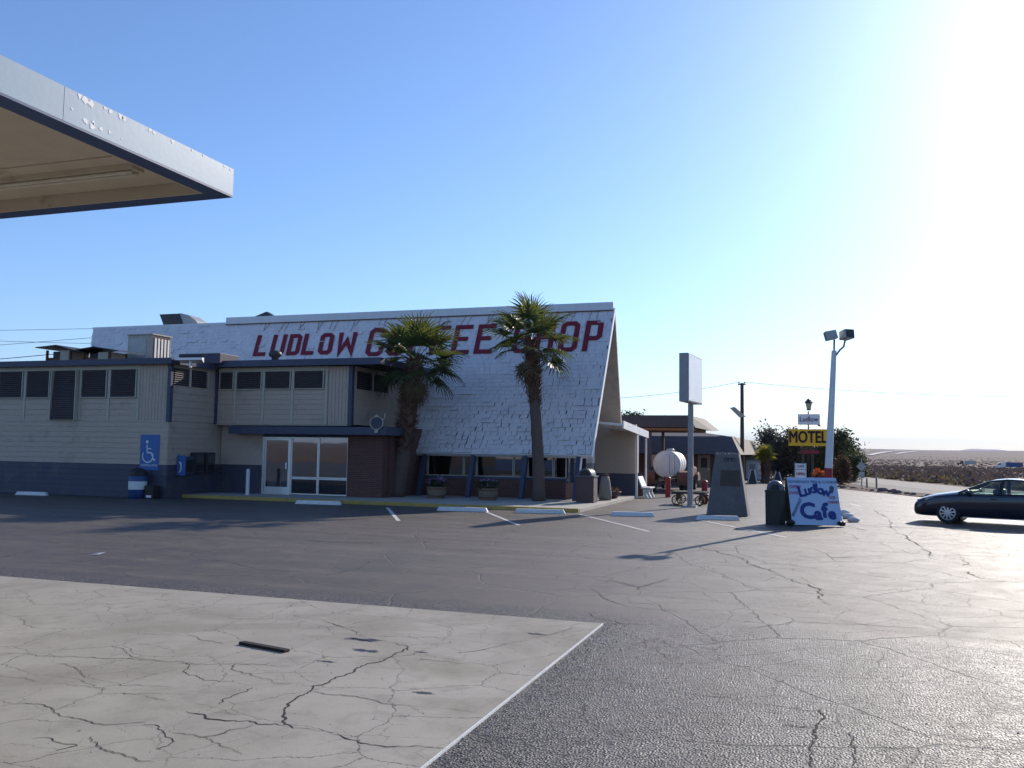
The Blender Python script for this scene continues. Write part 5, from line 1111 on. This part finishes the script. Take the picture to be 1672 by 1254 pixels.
for xk in (-0.13, 0.13): MB().tube([(cx+0.30+xk, 46.02, cz-0.55), (cx+0.30+xk, 46.02, cz+0.52)], 0.015, 5).build('ladder_rail', 'galv', t)
MB().tube([(cx-0.05, 46.0, cz-0.66), (cx-0.05, 45.9, cz-0.78)], 0.05, 8).build('valve', 'dark_metal', t)
for x in (-7.65, -6.85): MB().box(x-0.06, x+0.06, 46.0, 51.2, 0.55, 0.72).build('frame_rail', 'dark_metal', t)
MB().box(-8.1, -6.4, 45.95, 46.07, 0.40, 0.50).build('rear_bumper', 'dark_metal', t)
for k, x in ((-1, -8.12), (1, -6.40)):
    m = MB(); m.prism([(x-0.28, 46.1, 0.35), (x-0.28, 46.0, 0.75), (x-0.28, 46.2, 1.05), (x-0.28, 46.7, 1.12), (x-0.28, 47.2, 1.0), (x-0.28, 47.45, 0.6)], (0.56, 0, 0)); m.build('rear_fender', 'truck_brown', t, bevel=0.04)
    for dx in (-0.13, 0.13):
        wo_ = MB().lathe([(0.001, -0.1), (0.28, -0.1), (0.42, -0.09), (0.44, 0), (0.42, 0.09), (0.28, 0.1), (0.001, 0.1)], (x+dx, 46.65, 0.44), 20, axis='X').build('tyre', 'rubber', t, smooth=True, auto=40)
    MB().lathe([(0.001, -0.1), (0.28, -0.1), (0.40, -0.09), (0.42, 0), (0.40, 0.09), (0.28, 0.1), (0.001, 0.1)], (x, 50.7, 0.42), 20, axis='X').build('tyre', 'rubber', t, smooth=True, auto=40)
    MB().cyl((x+k*0.05, 45.98, 0.86), 0.06, 0.05, 12, 'Y').build('tail_light', 'red_paint', t)
    m = MB(); m.prism([(x-0.25, 50.2, 0.5), (x-0.25, 50.3, 0.85), (x-0.25, 50.8, 1.0), (x-0.25, 51.3, 0.8), (x-0.25, 51.4, 0.5)], (0.5, 0, 0)); m.build('front_fender', 'truck_brown', t, bevel=0.04)
cb = MB(); cb.prism([(-8.15, 48.95, 0.7), (-8.15, 48.95, 1.75), (-8.15, 49.15, 1.98), (-8.15, 49.9, 1.98), (-8.15, 50.1, 1.35), (-8.15, 51.4, 1.25), (-8.15, 51.5, 0.7)], (1.8, 0, 0)); cb.build('cab', 'truck_brown', t, bevel=0.08)
MB().box(-7.85, -6.65, 48.93, 48.948, 1.40, 1.75).build('rear_window', 'black', t)

# ================================================================== MOTEL AND HOUSE
t = thing('motel_building', (-12, 62, 0), 'dark brown motel with overhanging mansard roof behind the tank truck', 'building')
MB().box(-22, -5.3, 59.2, 100, 0, 2.1).build('wall', 'motel_wall', t)
m = MB(); m.add([(-23, 58.0, 1.98), (-4.5, 58.0, 1.98), (-4.5, 101, 1.98), (-23, 101, 1.98), (-22.4, 58.9, 3.15), (-5.1, 58.9, 3.15), (-5.1, 100.2, 3.15), (-22.4, 100.2, 3.15), (-13.7, 64, 4.35), (-13.7, 95, 4.35)],
      [(0, 3, 2, 1), (0, 1, 5, 4), (3, 0, 4, 7), (2, 3, 7, 6), (4, 5, 8), (6, 7, 9), (7, 4, 8, 9), (5, 6, 9, 8)]); m.build('roof', 'mansard', t)
m = MB(); m.prism([(-4.49, 58.0, 1.98), (-4.49, 101, 1.98), (-5.09, 100.2, 3.155), (-5.09, 58.9, 3.155)], (0.03, 0, 0.01)); m.build('roof_side_sunlit', 'tan_and_sunlit_mansard', t)  # paler cover paints sunlight onto the right slope of the dark roof
for x in (-20, -16.5, -13, -9.8): 
    w_ = MB().box(x-0.7, x+0.7, 59.14, 59.19, 0.9, 1.9).build('window', 'window_glass', t); mm = MB(); frame_rect(mm, x-0.75, x+0.75, 0.85, 1.95, 59.10, 59.138, 0.06); mm.build('frame', 'motel_door', w_)
d_ = MB().box(-7.25, -6.45, 59.13, 59.19, 0.0, 1.95).build('door', 'motel_door', t); MB().box(-7.05, -6.65, 59.12, 59.128, 1.1, 1.75).build('pane', 'black', d_); MB().box(-6.58, -6.52, 59.08, 59.128, 0.95, 1.05).build('handle', 'alu', d_)
for x in (-18, -13.5, -9.0, -5.6): MB().box(x-0.07, x+0.07, 58.25, 58.39, 0, 1.975).build('porch_post', 'motel_wall', t)
t = thing('motel_carport', (-10, 52, 0), 'flat topped shingled carport roof with soffit coloured orange for warm light by the motel', 'carport')
m = MB(); m.add([(-20, 50, 3.48), (-6.30, 50, 3.48), (-5.6, 56, 3.45), (-20, 56, 3.45), (-20, 50.6, 4.17), (-6.72, 50.5, 4.17), (-6.4, 55.4, 4.15), (-20, 55.4, 4.15)], [(4, 5, 6, 7), (0, 1, 5, 4), (2, 3, 7, 6), (3, 0, 4, 7)]); m.build('roof', 'carport_shaded_brown', t)
m = MB(); m.prism([(-6.30, 50, 3.47), (-5.6, 52.5, 3.33), (-5.6, 56, 3.45), (-6.4, 55.4, 4.14), (-6.72, 50.5, 4.17)], (0.03, 0, 0)); m.build('end_shingles_sunlit', 'tan_and_sunlit_mansard', t)  # same shingles as the front, coloured paler as if sunlit
MB().box(-20, -6.35, 50.08, 55.9, 3.30, 3.44).build('soffit', 'soffit_orange_lit', t)
for x in (-19, -13, -8.9):
    for y in (50.6, 55.2): MB().box(x-0.08, x+0.08, y-0.08, y+0.08, 0, 3.30).build('post', 'mansard', t)
t = thing('small_house', (-5, 76, 0), 'low white cabin with shallow tan roof between motel and short palm', 'house')
MB().box(-6.6, -4.2, 75, 80, -0.03, 1.60).build('wall', 'paint_white', t)
m = MB(); m.prism([(-6.8, 74.8, 1.56), (-4.0, 74.8, 1.56), (-5.0, 74.8, 1.86), (-5.6, 74.8, 1.86)], (0, 5.4, 0)); m.build('roof', 'tan_and_sunlit_mansard', t)
MB().box(-5.0, -4.6, 74.97, 74.998, 0.8, 1.2).build('window', 'galv', t)

# ================================================================== TREES AND SHRUBS
def tree(name, base, crown_c, rad, n, size, mat, label, seed, cat='tree', clump=30, group='trees behind the motel sign'):
    b = Vector(base); t = thing(name, b, label, cat, group); rn = random.Random(seed); c = Vector(crown_c)
    m = MB(); top = b.lerp(c, 0.75); m.tube([b, b.lerp(top, 0.5)+Vector((0.05, 0, 0)), top], [0.14, 0.10, 0.05], 7)
    for k in range(6):
        a = rn.uniform(0, 6.28); m.tube([b.lerp(top, rn.uniform(0.4, 0.8)), c+Vector((math.cos(a)*rad[0]*0.6, math.sin(a)*rad[1]*0.6, rn.uniform(-0.2, 0.6)*rad[2]))], [0.05, 0.015], 5)
    m.build('trunk', 'bark', t); leaves(MB(), c, rad, n, size, seed, clump).build('crown', mat, t)
tree('bushy_tree', (-2.6, 78, 0), (-2.7, 78, 2.2), (1.7, 1.7, 2.0), 9500, 0.14, 'leaf_grey', 'tallest greyish tree left of the yellow sign', 1)
tree('bushy_tree', (-1.0, 81, 0), (-1.0, 81, 1.8), (1.9, 1.5, 1.75), 8500, 0.14, 'leaf_dark', 'dark tree right behind the left half of the yellow sign', 2)
tree('bushy_tree', (0.7, 79, 0), (0.7, 79, 1.8), (1.8, 1.5, 1.7), 8500, 0.14, 'leaf_olive', 'olive tree behind the foot of the yellow sign', 3)
tree('bushy_tree', (2.1, 80, 0), (2.0, 80, 1.9), (1.5, 1.5, 1.9), 9000, 0.14, 'leaf_dark', 'dark round tree right of the light pole', 4)
tree('bushy_tree', (3.0, 76, 0), (2.9, 76, 1.1), (0.85, 0.9, 1.3), 2600, 0.11, 'leaf_olive', 'low green bush at the right end of the tree group', 5, 'bush')
tree('dry_shrub', (1.75, 66, 0), (1.78, 66, 1.05), (0.48, 0.45, 1.0), 1700, 0.10, 'leaf_rust', 'narrow rusty brown dried shrub right of the light pole', 6, 'shrub')
tree('roof_tree', (-14.6, 72, 0), (-14.3, 72, 4.3), (1.3, 1.3, 1.0), 2200, 0.14, 'leaf_dark', 'treetop showing above the carport roof', 8)
t = thing('orange_flowers', (0.32, 64, 0), 'small bush of orange flowers behind the cafe board', 'bush')
leaves(MB(), (0.22, 64, 0.75), (0.35, 0.3, 0.35), 260, 0.08, 21).build('blossoms', 'petal_orange', t); leaves(MB(), (0.22, 64, 0.45), (0.4, 0.35, 0.4), 300, 0.08, 22).build('foliage', 'leaf_dark', t)
MB().tube([(0.22, 64, 0), (0.22, 64, 0.7)], 0.03, 6).build('stem', 'bark', t)
# rock border at the lot edge
rn = random.Random(31); path = [(-3.0, 65.6), (0.6, 61.0), (2.55, 56.4), (5.1, 50.2)]
for i in range(22):
    s = i/21*2.999; k = min(int(s), 2); f = s-k; x = path[k][0]+(path[k+1][0]-path[k][0])*f+rn.uniform(0.1, 0.5); y = path[k][1]+(path[k+1][1]-path[k][1])*f+rn.uniform(0, 0.4); r = rn.uniform(0.07, 0.15)*(1.4 if 15 < i < 20 else 1.0)
    o = MB().blob((x, y, r*0.35), (r*1.5, r, r*0.8), 500+i, 9, 6, 0.2).build('border_rock', 'rock_dark', None, loc=(x, y, 0)); tag(o, 'brown rock in the row along the far edge of the lot', 'rock', 'rocks edging the lot')
m = MB(); m.add([(-3.1, 65.7, 0.004), (0.5, 61.0, 0.004), (2.5, 56.3, 0.004), (5.0, 50.1, 0.004), (5.6, 50.6, 0.03), (3.4, 57.0, 0.10), (1.3, 62.0, 0.12), (-2.0, 66.5, 0.1)], [(0, 1, 6, 7), (1, 2, 5, 6), (2, 3, 4, 5)])
tag(m.build('dirt_bank', 'desert'), kind='structure')
# road sign backs and marker posts
t = thing('road_sign', (2.9, 62.6, 0), 'diamond shaped road sign seen from behind at the road edge', 'sign')
MB().tube([(2.9, 62.6, -0.02), (2.9, 62.6, 1.9)], 0.035, 6).build('post', 'galv', t)
m = MB(); m.prism([(2.9, 62.55, 1.02), (3.22, 62.55, 1.34), (2.9, 62.55, 1.66), (2.58, 62.55, 1.34)], (0, 0.015, 0)); m.build('diamond', 'galv', t)
MB().box(2.72, 3.08, 62.545, 62.56, 0.66, 0.98).build('plate', 'galv', t)
for x, y, h, lb in ((3.10, 60.4, 0.62, 'left short marker post at the road edge'), (3.62, 59.7, 0.85, 'right taller marker post at the road edge')):
    t = thing('marker_post', (x, y, 0), lb, 'post', 'road marker posts'); MB().box(x-0.05, x+0.05, y-0.04, y+0.04, -0.03, h).build('post', 'tan_and_sunlit_mansard', t); MB().box(x-0.045, x+0.045, y-0.047, y-0.042, h-0.2, h-0.05).build('reflector', 'galv', t)
# desert scrub (nobody could count it)
def scrub(name, mat, n, seed, area, smin, smax):
    rn = random.Random(seed); m = MB(); vs = []; fs = []; c = 0
    while c < n:
        x, y = area(rn)
        if x is None: continue
        r = math.hypot(x, y-20); a = math.atan2(x, y-20); z0 = tz(r, a); s = rn.uniform(smin, smax)
        for k in range(11):
            q = Vector((x+rn.gauss(0, s*0.5), y+rn.gauss(0, s*0.5), z0+abs(rn.gauss(0.28*s, 0.22*s)))); u = Vector((rn.gauss(0, 1), rn.gauss(0, 1), rn.gauss(0, 0.7))).normalized(); v = u.cross(Vector((rn.gauss(0, 1), rn.gauss(0, 1), rn.gauss(0, 1)))).normalized(); w_ = s*rn.uniform(0.22, 0.45); i = len(vs)
            vs += [q-u*w_, q+v*w_*0.7, q+u*w_, q-v*w_*0.7]; fs.append((i, i+1, i+2, i+3))
        c += 1
    m.add(vs, fs); return m
def side(x, y):                       # true on the desert side of the old road
    for (x0, y0), (x1, y1) in zip(far_e, far_e[1:]):
        if y1 <= y <= y0: return x > x0+(x1-x0)*(y-y0)/(y1-y0)+0.6
    return y > 122
def plain(rn):
    d = 45+rn.random()**2.3*1500; a = R(rn.uniform(-4, 42)); x, y = d*math.sin(a), d*math.cos(a); return (x, y) if side(x, y) else (None, None)
def verge(rn):
    k = rn.randrange(1, 5); (x0, y0), (x1, y1) = far_e[k], far_e[k+1]; f = rn.random(); e = rn.random()**2*9+0.8; return x0+(x1-x0)*f+e, y0+(y1-y0)*f+e*0.5
o = scrub('scrub', 'scrub', 14000, 1, plain, 0.35, 0.85).build('desert_scrub', 'scrub'); tag(o, 'brown scrub covering the desert plain', 'scrub', kind='stuff')
o = scrub('scrub', 'scrub_green', 420, 2, verge, 0.3, 0.6).build('roadside_scrub', 'scrub_green'); tag(o, 'yellow green brush along the far road edge', 'scrub', kind='stuff')
# distant trucks
def semi(x, y, yaw, lb, col, trail, s=1.0):
    r = math.hypot(x, y-20); a = math.atan2(x, y-20); t = thing('semi_truck', (x, y, tz(r, a)), lb, 'truck', 'trucks on the far highway', rz=yaw)
    t.scale = (s, s, s)
    MB().prism([(-1.2, -1.2, 1.0), (1.4, -1.2, 1.0), (1.4, -1.2, 3.3), (0.5, -1.2, 3.9), (-1.2, -1.2, 2.4)], (0, 2.4, 0)).build('cab', col, t)
    MB().box(-3.0, -1.2, -1.1, 1.1, 0.9, 2.1).build('hood', col, t); MB().box(-1.21, -0.4, -1.22, 1.22, 2.2, 3.0).build('windows', 'black', t)
    MB().box(0.3, 2.6, -1.2, 1.2, 3.92, 4.15).build('roof_fairing', 'sign_face', t)
    MB().box(1.9, 9.5, -1.25, 1.25, 1.2, 3.6).build('trailer', trail, t)
    for xx in (-2.2, 0.9, 8.2):
        for yy in (-1.1, 0.9): MB().cyl((xx, yy, 0.5), 0.5, 0.25, 12, 'Y').build('tyre', 'rubber', t)
semi(57.0, 322, R(-8), 'nearer far highway truck with white cab and blue trailer', 'sign_face', 'trash_blue', 0.62)
semi(62, 440, R(-8), 'smaller far highway truck left of the blue trailer', 'dome_grey', 'galv', 0.60)
MB_ = MB(); MB_.box(30, 150, 334, 338, -1.75, -1.62); tag(MB_.build('far_road_edge', 'gravel_road'), kind='structure')

# ================================================================== CAR
def make_car():
    hd = R(-72)            # heading azimuth of the nose from +Y
    f = Vector((math.sin(hd), math.cos(hd)))
    rz = math.atan2(-f.y, -f.x)       # local +x runs to the tail
    pm = pmat('car_paint', (0.005, 0.008, 0.020), (0.005, 0.007, 0.018), 2, 0.25, spec=0.5); b = pm.node_tree.nodes['Principled BSDF']; b.inputs['Coat Weight'].default_value = 0.8; b.inputs['Coat Roughness'].default_value = 0.06
    side_ = Vector((-f.y, f.x))       # towards +y local is mirrored below
    wheel_c = Vector((3.88, 30.42))
    t = thing('sedan', (0, 0, 0), 'dark blue four door sedan entering from the right', 'car', None, rz=rz)
    c_, s_ = math.cos(rz), math.sin(rz)
    # near side wheel sits at local (0, ysign*0.80)
    ly = Vector((-s_, c_)); near = -1.0 if ly.dot(Vector((0, -1))) < 0 else 1.0
    pos = wheel_c - ly*(near*0.80); t.location = (pos.x, pos.y, 0)
    st = [(-1.02, 0.34, 0.55, 0.47, 0.52), (-1.01, 0.26, 0.68, 0.53, 0.58), (-0.97, 0.215, 0.76, 0.59, 0.655), (-0.88, 0.20, 0.82, 0.67, 0.735), (-0.68, 0.19, 0.875, 0.76, 0.82), (-0.35, 0.19, 0.905, 0.84, 0.91), (0.0, 0.19, 0.915, 0.88, 0.965), (0.36, 0.19, 0.92, 0.915, 1.03), (0.46, 0.19, 0.92, 0.92, 1.0),
          (0.9, 0.19, 0.92, 0.93, 0.94), (1.6, 0.19, 0.92, 0.945, 0.95), (2.4, 0.19, 0.92, 0.975, 1.0), (2.8, 0.20, 0.91, 1.0, 1.08), (3.3, 0.23, 0.89, 0.99, 1.09), (3.70, 0.28, 0.83, 0.95, 1.06), (3.80, 0.40, 0.76, 0.85, 0.95)]
    vs = []; npt = 0
    for x, zb, hw, zs, zt in st:
        half = [(0, zb), (hw*0.86, zb), (hw*0.965, zb+0.09), (hw*0.995, (zb+zs)*0.5), (hw, zs-0.20), (hw*0.975, zs-0.05), (hw*0.93, zs), (hw*0.72, zt-0.012), (0, zt)]
        ring = half + [(-y, z) for y, z in half[-2:0:-1]]; npt = len(ring); vs += [(x, y, z) for y, z in ring]
    fs = [tuple(range(npt)), tuple(range((len(st)-1)*npt+npt-1, (len(st)-1)*npt-1, -1))]
    for i in range(len(st)-1):
        for k in range(npt): fs.append((i*npt+k, (i+1)*npt+k, (i+1)*npt+(k+1) % npt, i*npt+(k+1) % npt))
    body = MB().add(vs, fs).build('body', 'car_paint', t, smooth=True)
    sub = body.modifiers.new('sub', 'SUBSURF'); sub.levels = sub.render_levels = 2
    cut = MB()
    for wx in (0.0, 2.78):
        cut.lathe([(0.001, -1.2), (0.375, -1.2), (0.375, 1.2), (0.001, 1.2)], (wx, 0, 0.34), 32, axis='Y')
    co = cut.build('wheel_arch_cut', 'rubber'); co.location = t.location; co.rotation_euler = t.rotation_euler
    bo = body.modifiers.new('arch', 'BOOLEAN'); bo.object = co; bo.operation = 'DIFFERENCE'; bo.solver = 'EXACT'
    bpy.context.view_layer.update(); dg = bpy.context.evaluated_depsgraph_get()
    me = bpy.data.meshes.new_from_object(body.evaluated_get(dg)); body.modifiers.clear(); body.data = me; bpy.data.objects.remove(co)
    me.set_sharp_from_angle(angle=R(50))
    MB().box(0.4, 2.38, -0.70, 0.70, 0.22, 0.62).build('floor_pan', 'black', t)
    for wx in (0.0, 2.78): MB().lathe([(0.37, -0.62), (0.37, 0.62)], (wx, 0, 0.34), 20, axis='Y').build('wheel_well', 'black', t)
    # roof shell and pillars
    rv = []; rf = []
    for x, z, hw in ((1.00, 1.305, 0.64), (1.2, 1.375, 0.62), (1.6, 1.425, 0.61), (2.0, 1.415, 0.60), (2.35, 1.355, 0.58)):
        for y in (-1, -0.8, 0, 0.8, 1): rv.append((x, y*hw, z - (0.05 if abs(y) == 1 else 0.012 if y else -0.012)))
    for i in range(4):
        for k in range(4): rf.append((i*5+k, (i+1)*5+k, (i+1)*5+k+1, i*5+k+1))
    ro = MB().add(rv, rf).build('roof', 'car_paint', t, smooth=True); sm_ = ro.modifiers.new('solid', 'SOLIDIFY'); sm_.thickness = 0.035; sm_.offset = -1
    sb_ = ro.modifiers.new('sub', 'SUBSURF'); sb_.levels = sb_.render_levels = 1
    for k in (-1, 1):
        p = MB(); p.bar((0.30, k*0.83, 0.945), (1.04, k*0.645, 1.27), 0.06, 0.07); p.build('front_pillar', 'car_paint', t)
        p = MB(); p.tube([(1.02, k*0.645, 1.265), (1.2, k*0.63, 1.325), (1.6, k*0.615, 1.375), (2.0, k*0.61, 1.365), (2.25, k*0.60, 1.32), (2.40, k*0.59, 1.27)], 0.03, 8); p.build('roof_rail', 'car_paint', t, smooth=True)
        p = MB(); p.bar((1.44, k*0.85, 0.92), (1.50, k*0.64, 1.35), 0.10, 0.05, (0, 1, 0)); p.build('middle_pillar', 'black', t)
        p = MB(); p.prism([(2.45, k*0.83, 0.97), (2.92, k*0.76, 1.06), (2.42, k*0.585, 1.30), (2.15, k*0.605, 1.335)], (0, -k*0.04, 0)); p.build('rear_pillar', 'car_paint', t)
        MB().quad((0.42, k*0.835, 0.925), (1.42, k*0.85, 0.935), (1.48, k*0.645, 1.345), (1.06, k*0.65, 1.27)).build('front_side_window', 'car_glass', t)
        MB().quad((1.47, k*0.85, 0.935), (2.46, k*0.825, 0.965), (2.16, k*0.61, 1.33), (1.53, k*0.645, 1.35)).build('rear_side_window', 'car_glass', t)
        p = MB(); p.bar((0.30, k*0.87, 0.925), (2.5, k*0.86, 0.968), 0.02, 0.022); p.build('belt_trim', 'black', t)
        MB().blob((0.60, k*0.99, 0.985), (0.07, 0.11, 0.075), 8, 10, 8, 0.02).build('mirror', 'car_paint', t, smooth=True)
        MB().prism([(-0.93, k*0.60, 0.62), (-0.90, k*0.70, 0.70), (-0.62, k*0.845, 0.775), (-0.38, k*0.895, 0.80), (-0.62, k*0.875, 0.69), (-0.86, k*0.76, 0.61)], (0.0, k*0.012, 0.0)).build('headlight', 'galv', t)
        p = MB(); p.bar((1.18, k*0.928, 0.80), (1.36, k*0.928, 0.805), 0.02, 0.03); p.build('door_handle', 'car_paint', t)
        p = MB(); p.bar((2.18, k*0.928, 0.825), (2.34, k*0.925, 0.83), 0.02, 0.03); p.build('door_handle', 'car_paint', t)
        p = MB(); p.bar((0.42, k*0.905, 0.225), (2.36, k*0.905, 0.225), 0.02, 0.025); p.build('sill_trim', 'alu', t)
        for x0, x1 in ((0.42, 0.46), (1.45, 1.45), (2.30, 2.46)):
            p = MB(); p.bar((x0, k*0.9195, 0.30), (x1, k*0.895, 0.92), 0.004, 0.008); p.build('door_seam', 'black', t)
        for wx in (0.0, 2.78):
            y0 = k*0.80; tw = MB().lathe([(0.215, -0.10), (0.30, -0.105), (0.325, -0.08), (0.332, 0), (0.325, 0.08), (0.30, 0.105), (0.215, 0.10)], (wx, y0, 0.332), 32, axis='Y').build('tyre', 'rubber', t, smooth=True)
            MB().lathe([(0.225, k*0.04), (0.228, k*0.103), (0.205, k*0.106), (0.20, k*0.06)], (wx, y0, 0.332), 28, axis='Y').build('rim', 'alu', tw, smooth=True, auto=40)
            MB().lathe([(0.22, k*0.03), (0.001, k*0.025)], (wx, y0, 0.332), 24, axis='Y').build('dark_spoke_gaps', 'black', tw)  # black disc paints the shade seen between the spokes
            m = MB()
            for q in range(10):
                a = q*math.pi/5+0.2; m.bar((wx+0.03*math.cos(a), y0+k*0.10, 0.332+0.03*math.sin(a)), (wx+0.21*math.cos(a), y0+k*0.092, 0.332+0.21*math.sin(a)), 0.045, 0.02, (0, 1, 0))
            m.cyl((wx, y0+k*0.09, 0.332), 0.05, k*0.025, 14, 'Y'); m.build('spokes', 'alu', tw)
    MB().quad((0.36, -0.80, 1.0), (0.36, 0.80, 1.0), (1.02, 0.62, 1.30), (1.02, -0.62, 1.30)).build('windscreen', 'car_glass', t)
    MB().quad((2.90, -0.70, 1.075), (2.90, 0.70, 1.075), (2.34, 0.56, 1.345), (2.34, -0.56, 1.345)).build('rear_window', 'car_glass', t)
    MB().prism([(-0.985, -0.45, 0.42), (-0.985, 0.45, 0.42), (-0.975, 0.5, 0.58), (-0.975, -0.5, 0.58)], (-0.012, 0, 0)).build('grille', 'black', t)
    for y in (-0.38, 0.38):
        MB().box(1.20, 1.42, y-0.22, y+0.22, 0.93, 1.08).build('front_seat', 'dark_metal', t, bevel=0.05); MB().box(1.26, 1.36, y-0.12, y+0.12, 1.08, 1.22).build('headrest', 'dark_metal', t, bevel=0.03)
    MB().box(2.15, 2.32, -0.55, 0.55, 0.97, 1.08).build('rear_seat', 'dark_metal', t, bevel=0.04)
    MB().box(0.45, 0.68, -0.70, 0.70, 0.96, 1.03).build('dashboard', 'black', t, bevel=0.03)
    MB().lathe([(0.17, -0.012), (0.19, 0), (0.17, 0.012)], (0.80, -near*0.36, 1.02), 16, axis='X').build('steering_wheel', 'black', t)
make_car()

# ================================================================== FILLING STATION
t = thing('station_canopy', (-13, 3, 0), 'filling station canopy corner with pale fascia, peeling paint and blue lip', 'canopy')
CZ = 5.2; kx = (CZ-EYE)/(4.2-EYE); CX, CY = -4.735*kx, 6.325*kx; FH = 0.24*kx
CX0, CY0 = -20.0, -2.5
for i, (a, b) in enumerate(((CY0, 2.3), (2.3, 4.49*kx), (4.49*kx, CY))):
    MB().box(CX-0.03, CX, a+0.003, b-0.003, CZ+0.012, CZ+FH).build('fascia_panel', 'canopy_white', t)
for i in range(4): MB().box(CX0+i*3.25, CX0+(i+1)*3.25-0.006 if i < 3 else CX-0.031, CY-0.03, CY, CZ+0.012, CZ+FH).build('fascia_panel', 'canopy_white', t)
lip = 0.24*kx*0.9
m = MB(); m.box(CX-0.25, CX-0.001, CY0, CY-0.25, CZ-0.012, CZ+0.010); m.build('blue_lip', 'canopy_blue', t)
m = MB(); m.box(CX0, CX-0.001, CY-0.248, CY-0.001, CZ-0.012, CZ+0.010); m.build('blue_lip', 'canopy_blue', t)
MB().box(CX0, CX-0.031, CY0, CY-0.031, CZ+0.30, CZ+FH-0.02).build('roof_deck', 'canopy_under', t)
MB().box(CX-0.28, CX-0.25, CY0, CY-0.25, CZ-0.01, CZ+0.298).build('inner_side', 'canopy_under', t)
MB().box(CX0, CX-0.281, CY-0.28, CY-0.25, CZ-0.01, CZ+0.298).build('inner_side', 'canopy_under', t)
# soffit panels, with a sloping inner bay like a tray
y = CY-0.281; k = 0
while y > CY0+0.2:
    y2 = max(y-1.05, CY0); MB().box(CX0, CX-0.281, y2+0.004, y-0.004, CZ+0.15+0.012*(k % 2), CZ+0.20).build('soffit_panel', 'canopy_under', t); y = y2; k += 1
for yy in (2.0*kx, 0.5): MB().box(CX0, CX-0.9, yy-0.10, yy+0.10, CZ-0.02, CZ+0.149).build('beam', 'canopy_under', t, bevel=0.02)
for yy in (5.66*kx, 3.6*kx):
    fx = MB().box(-12.0, CX-0.42*kx, yy-0.10, yy+0.10, CZ+0.09, CZ+0.149).build('light_fixture', 'canopy_under', t)
    MB().tube([(-12.0, yy+0.04, CZ+0.065), (CX-0.45*kx, yy+0.04, CZ+0.065)], 0.022, 8).build('tube', 'tube_light', fx)
    MB().tube([(-12.0, yy-0.05, CZ+0.065), (CX-0.45*kx, yy-0.05, CZ+0.065)], 0.022, 8).build('tube', 'tube_light', fx)
for x in (-12.9, -17.5): 
    for yy in (5.0, -0.5): MB().box(x-0.12, x+0.12, yy-0.12, yy+0.12, 0.03, CZ+0.14).build('post', 'tan_trim', t)
# flakes where the fascia paint has peeled to white
rn = random.Random(77)
def flake(cy, cz, r, sq=1.0):
    n = 11; m = MB(); m.add([(CX+0.0025, cy+r*math.cos(2*math.pi*k/n)*rn.uniform(0.6, 1.25)*sq, min(cz+r*math.sin(2*math.pi*k/n)*rn.uniform(0.55, 1.25), CZ+FH-0.002)) for k in range(n)], [tuple(range(n))]); m.build('peeled_paint', 'peel_white', t)
for py, pz, r in ((4.62, 4.425, 0.022), (4.67, 4.415, 0.030), (4.72, 4.405, 0.026), (4.85, 4.425, 0.014), (4.90, 4.42, 0.02), (5.0, 4.425, 0.028), (5.03, 4.415, 0.02), (5.3, 4.43, 0.022), (5.34, 4.42, 0.016), (5.55, 4.425, 0.020), (5.78, 4.43, 0.014), (5.92, 4.432, 0.012), (6.2, 4.43, 0.016), (6.28, 4.425, 0.015),
                  (4.56, 4.31, 0.010), (4.68, 4.27, 0.022), (4.74, 4.255, 0.026), (4.75, 4.285, 0.016), (4.82, 4.265, 0.018), (4.90, 4.268, 0.014), (5.02, 4.26, 0.008)):
    flake(py*kx, EYE+(pz-EYE)*kx, r*kx)
# station shop behind the camera (seen only mirrored in the glass doors)
t = thing('station_shop', (-14, -14, 0), 'cream filling station shop with blue base, reflected in the glass doors', 'building')
MB().box(-30, 4, -20, -14, 0, 3.4).build('wall', 'tan_trim', t)
MB().box(-30, 4, -13.995, -13.96, 0, 1.25).build('base_band', 'base_blue', t)
MB().box(-30.3, 4.3, -20.3, -13.4, 3.402, 3.8).build('roof', 'canopy_white', t)
for x in (-26, -21, -16, -9, -4):
    w_ = MB().box(x-1.3, x+1.3, -13.99, -13.95, 1.2, 2.7).build('window', 'window_glass', t)
MB().box(-13.2, -12.0, -13.99, -13.94, 0, 2.3).build('door', 'alu', t)
# loose board and scrap on the ground
o = MB().obox((-5.30, 7.86, 0.031), Vector((0.32, -0.073, 0)), Vector((0.009, 0.038, 0)), Vector((0, 0, 0.014))).build('loose_plank', 'plank', None, bevel=0.006, loc=(-5.30, 7.86, 0.016)); tag(o, 'short black plank lying on the concrete slab', 'plank')
m = MB(); m.add([(-12.72, 13.20, 0.008), (-12.55, 13.22, 0.012), (-12.50, 13.36, 0.05), (-12.66, 13.34, 0.02), (-12.60, 13.28, 0.04)], [(0, 1, 4), (1, 2, 4), (2, 3, 4), (3, 0, 4)]); o = m.build('litter', 'paper', None, loc=(-12.6, 13.28, 0)); tag(o, 'crumpled pale paper scrap on the asphalt at left', 'litter')

# ================================================================== HAZE
hz = MB(); hz.box(-24000, 24000, -24000, 24000, -90, 420)
hm_ = bpy.data.materials.new('haze'); hm_.use_nodes = True; MATS['haze'] = hm_; n = hm_.node_tree; n.nodes.clear()
ou = n.nodes.new('ShaderNodeOutputMaterial'); pv = n.nodes.new('ShaderNodeVolumePrincipled'); pv.inputs['Color'].default_value = (0.74, 0.80, 0.97, 1); pv.inputs['Density'].default_value = 0.00006; pv.inputs['Anisotropy'].default_value = 0.0
n.links.new(pv.outputs[0], ou.inputs['Volume'])
o = hz.build('haze', 'haze'); o['kind'] = 'stuff'
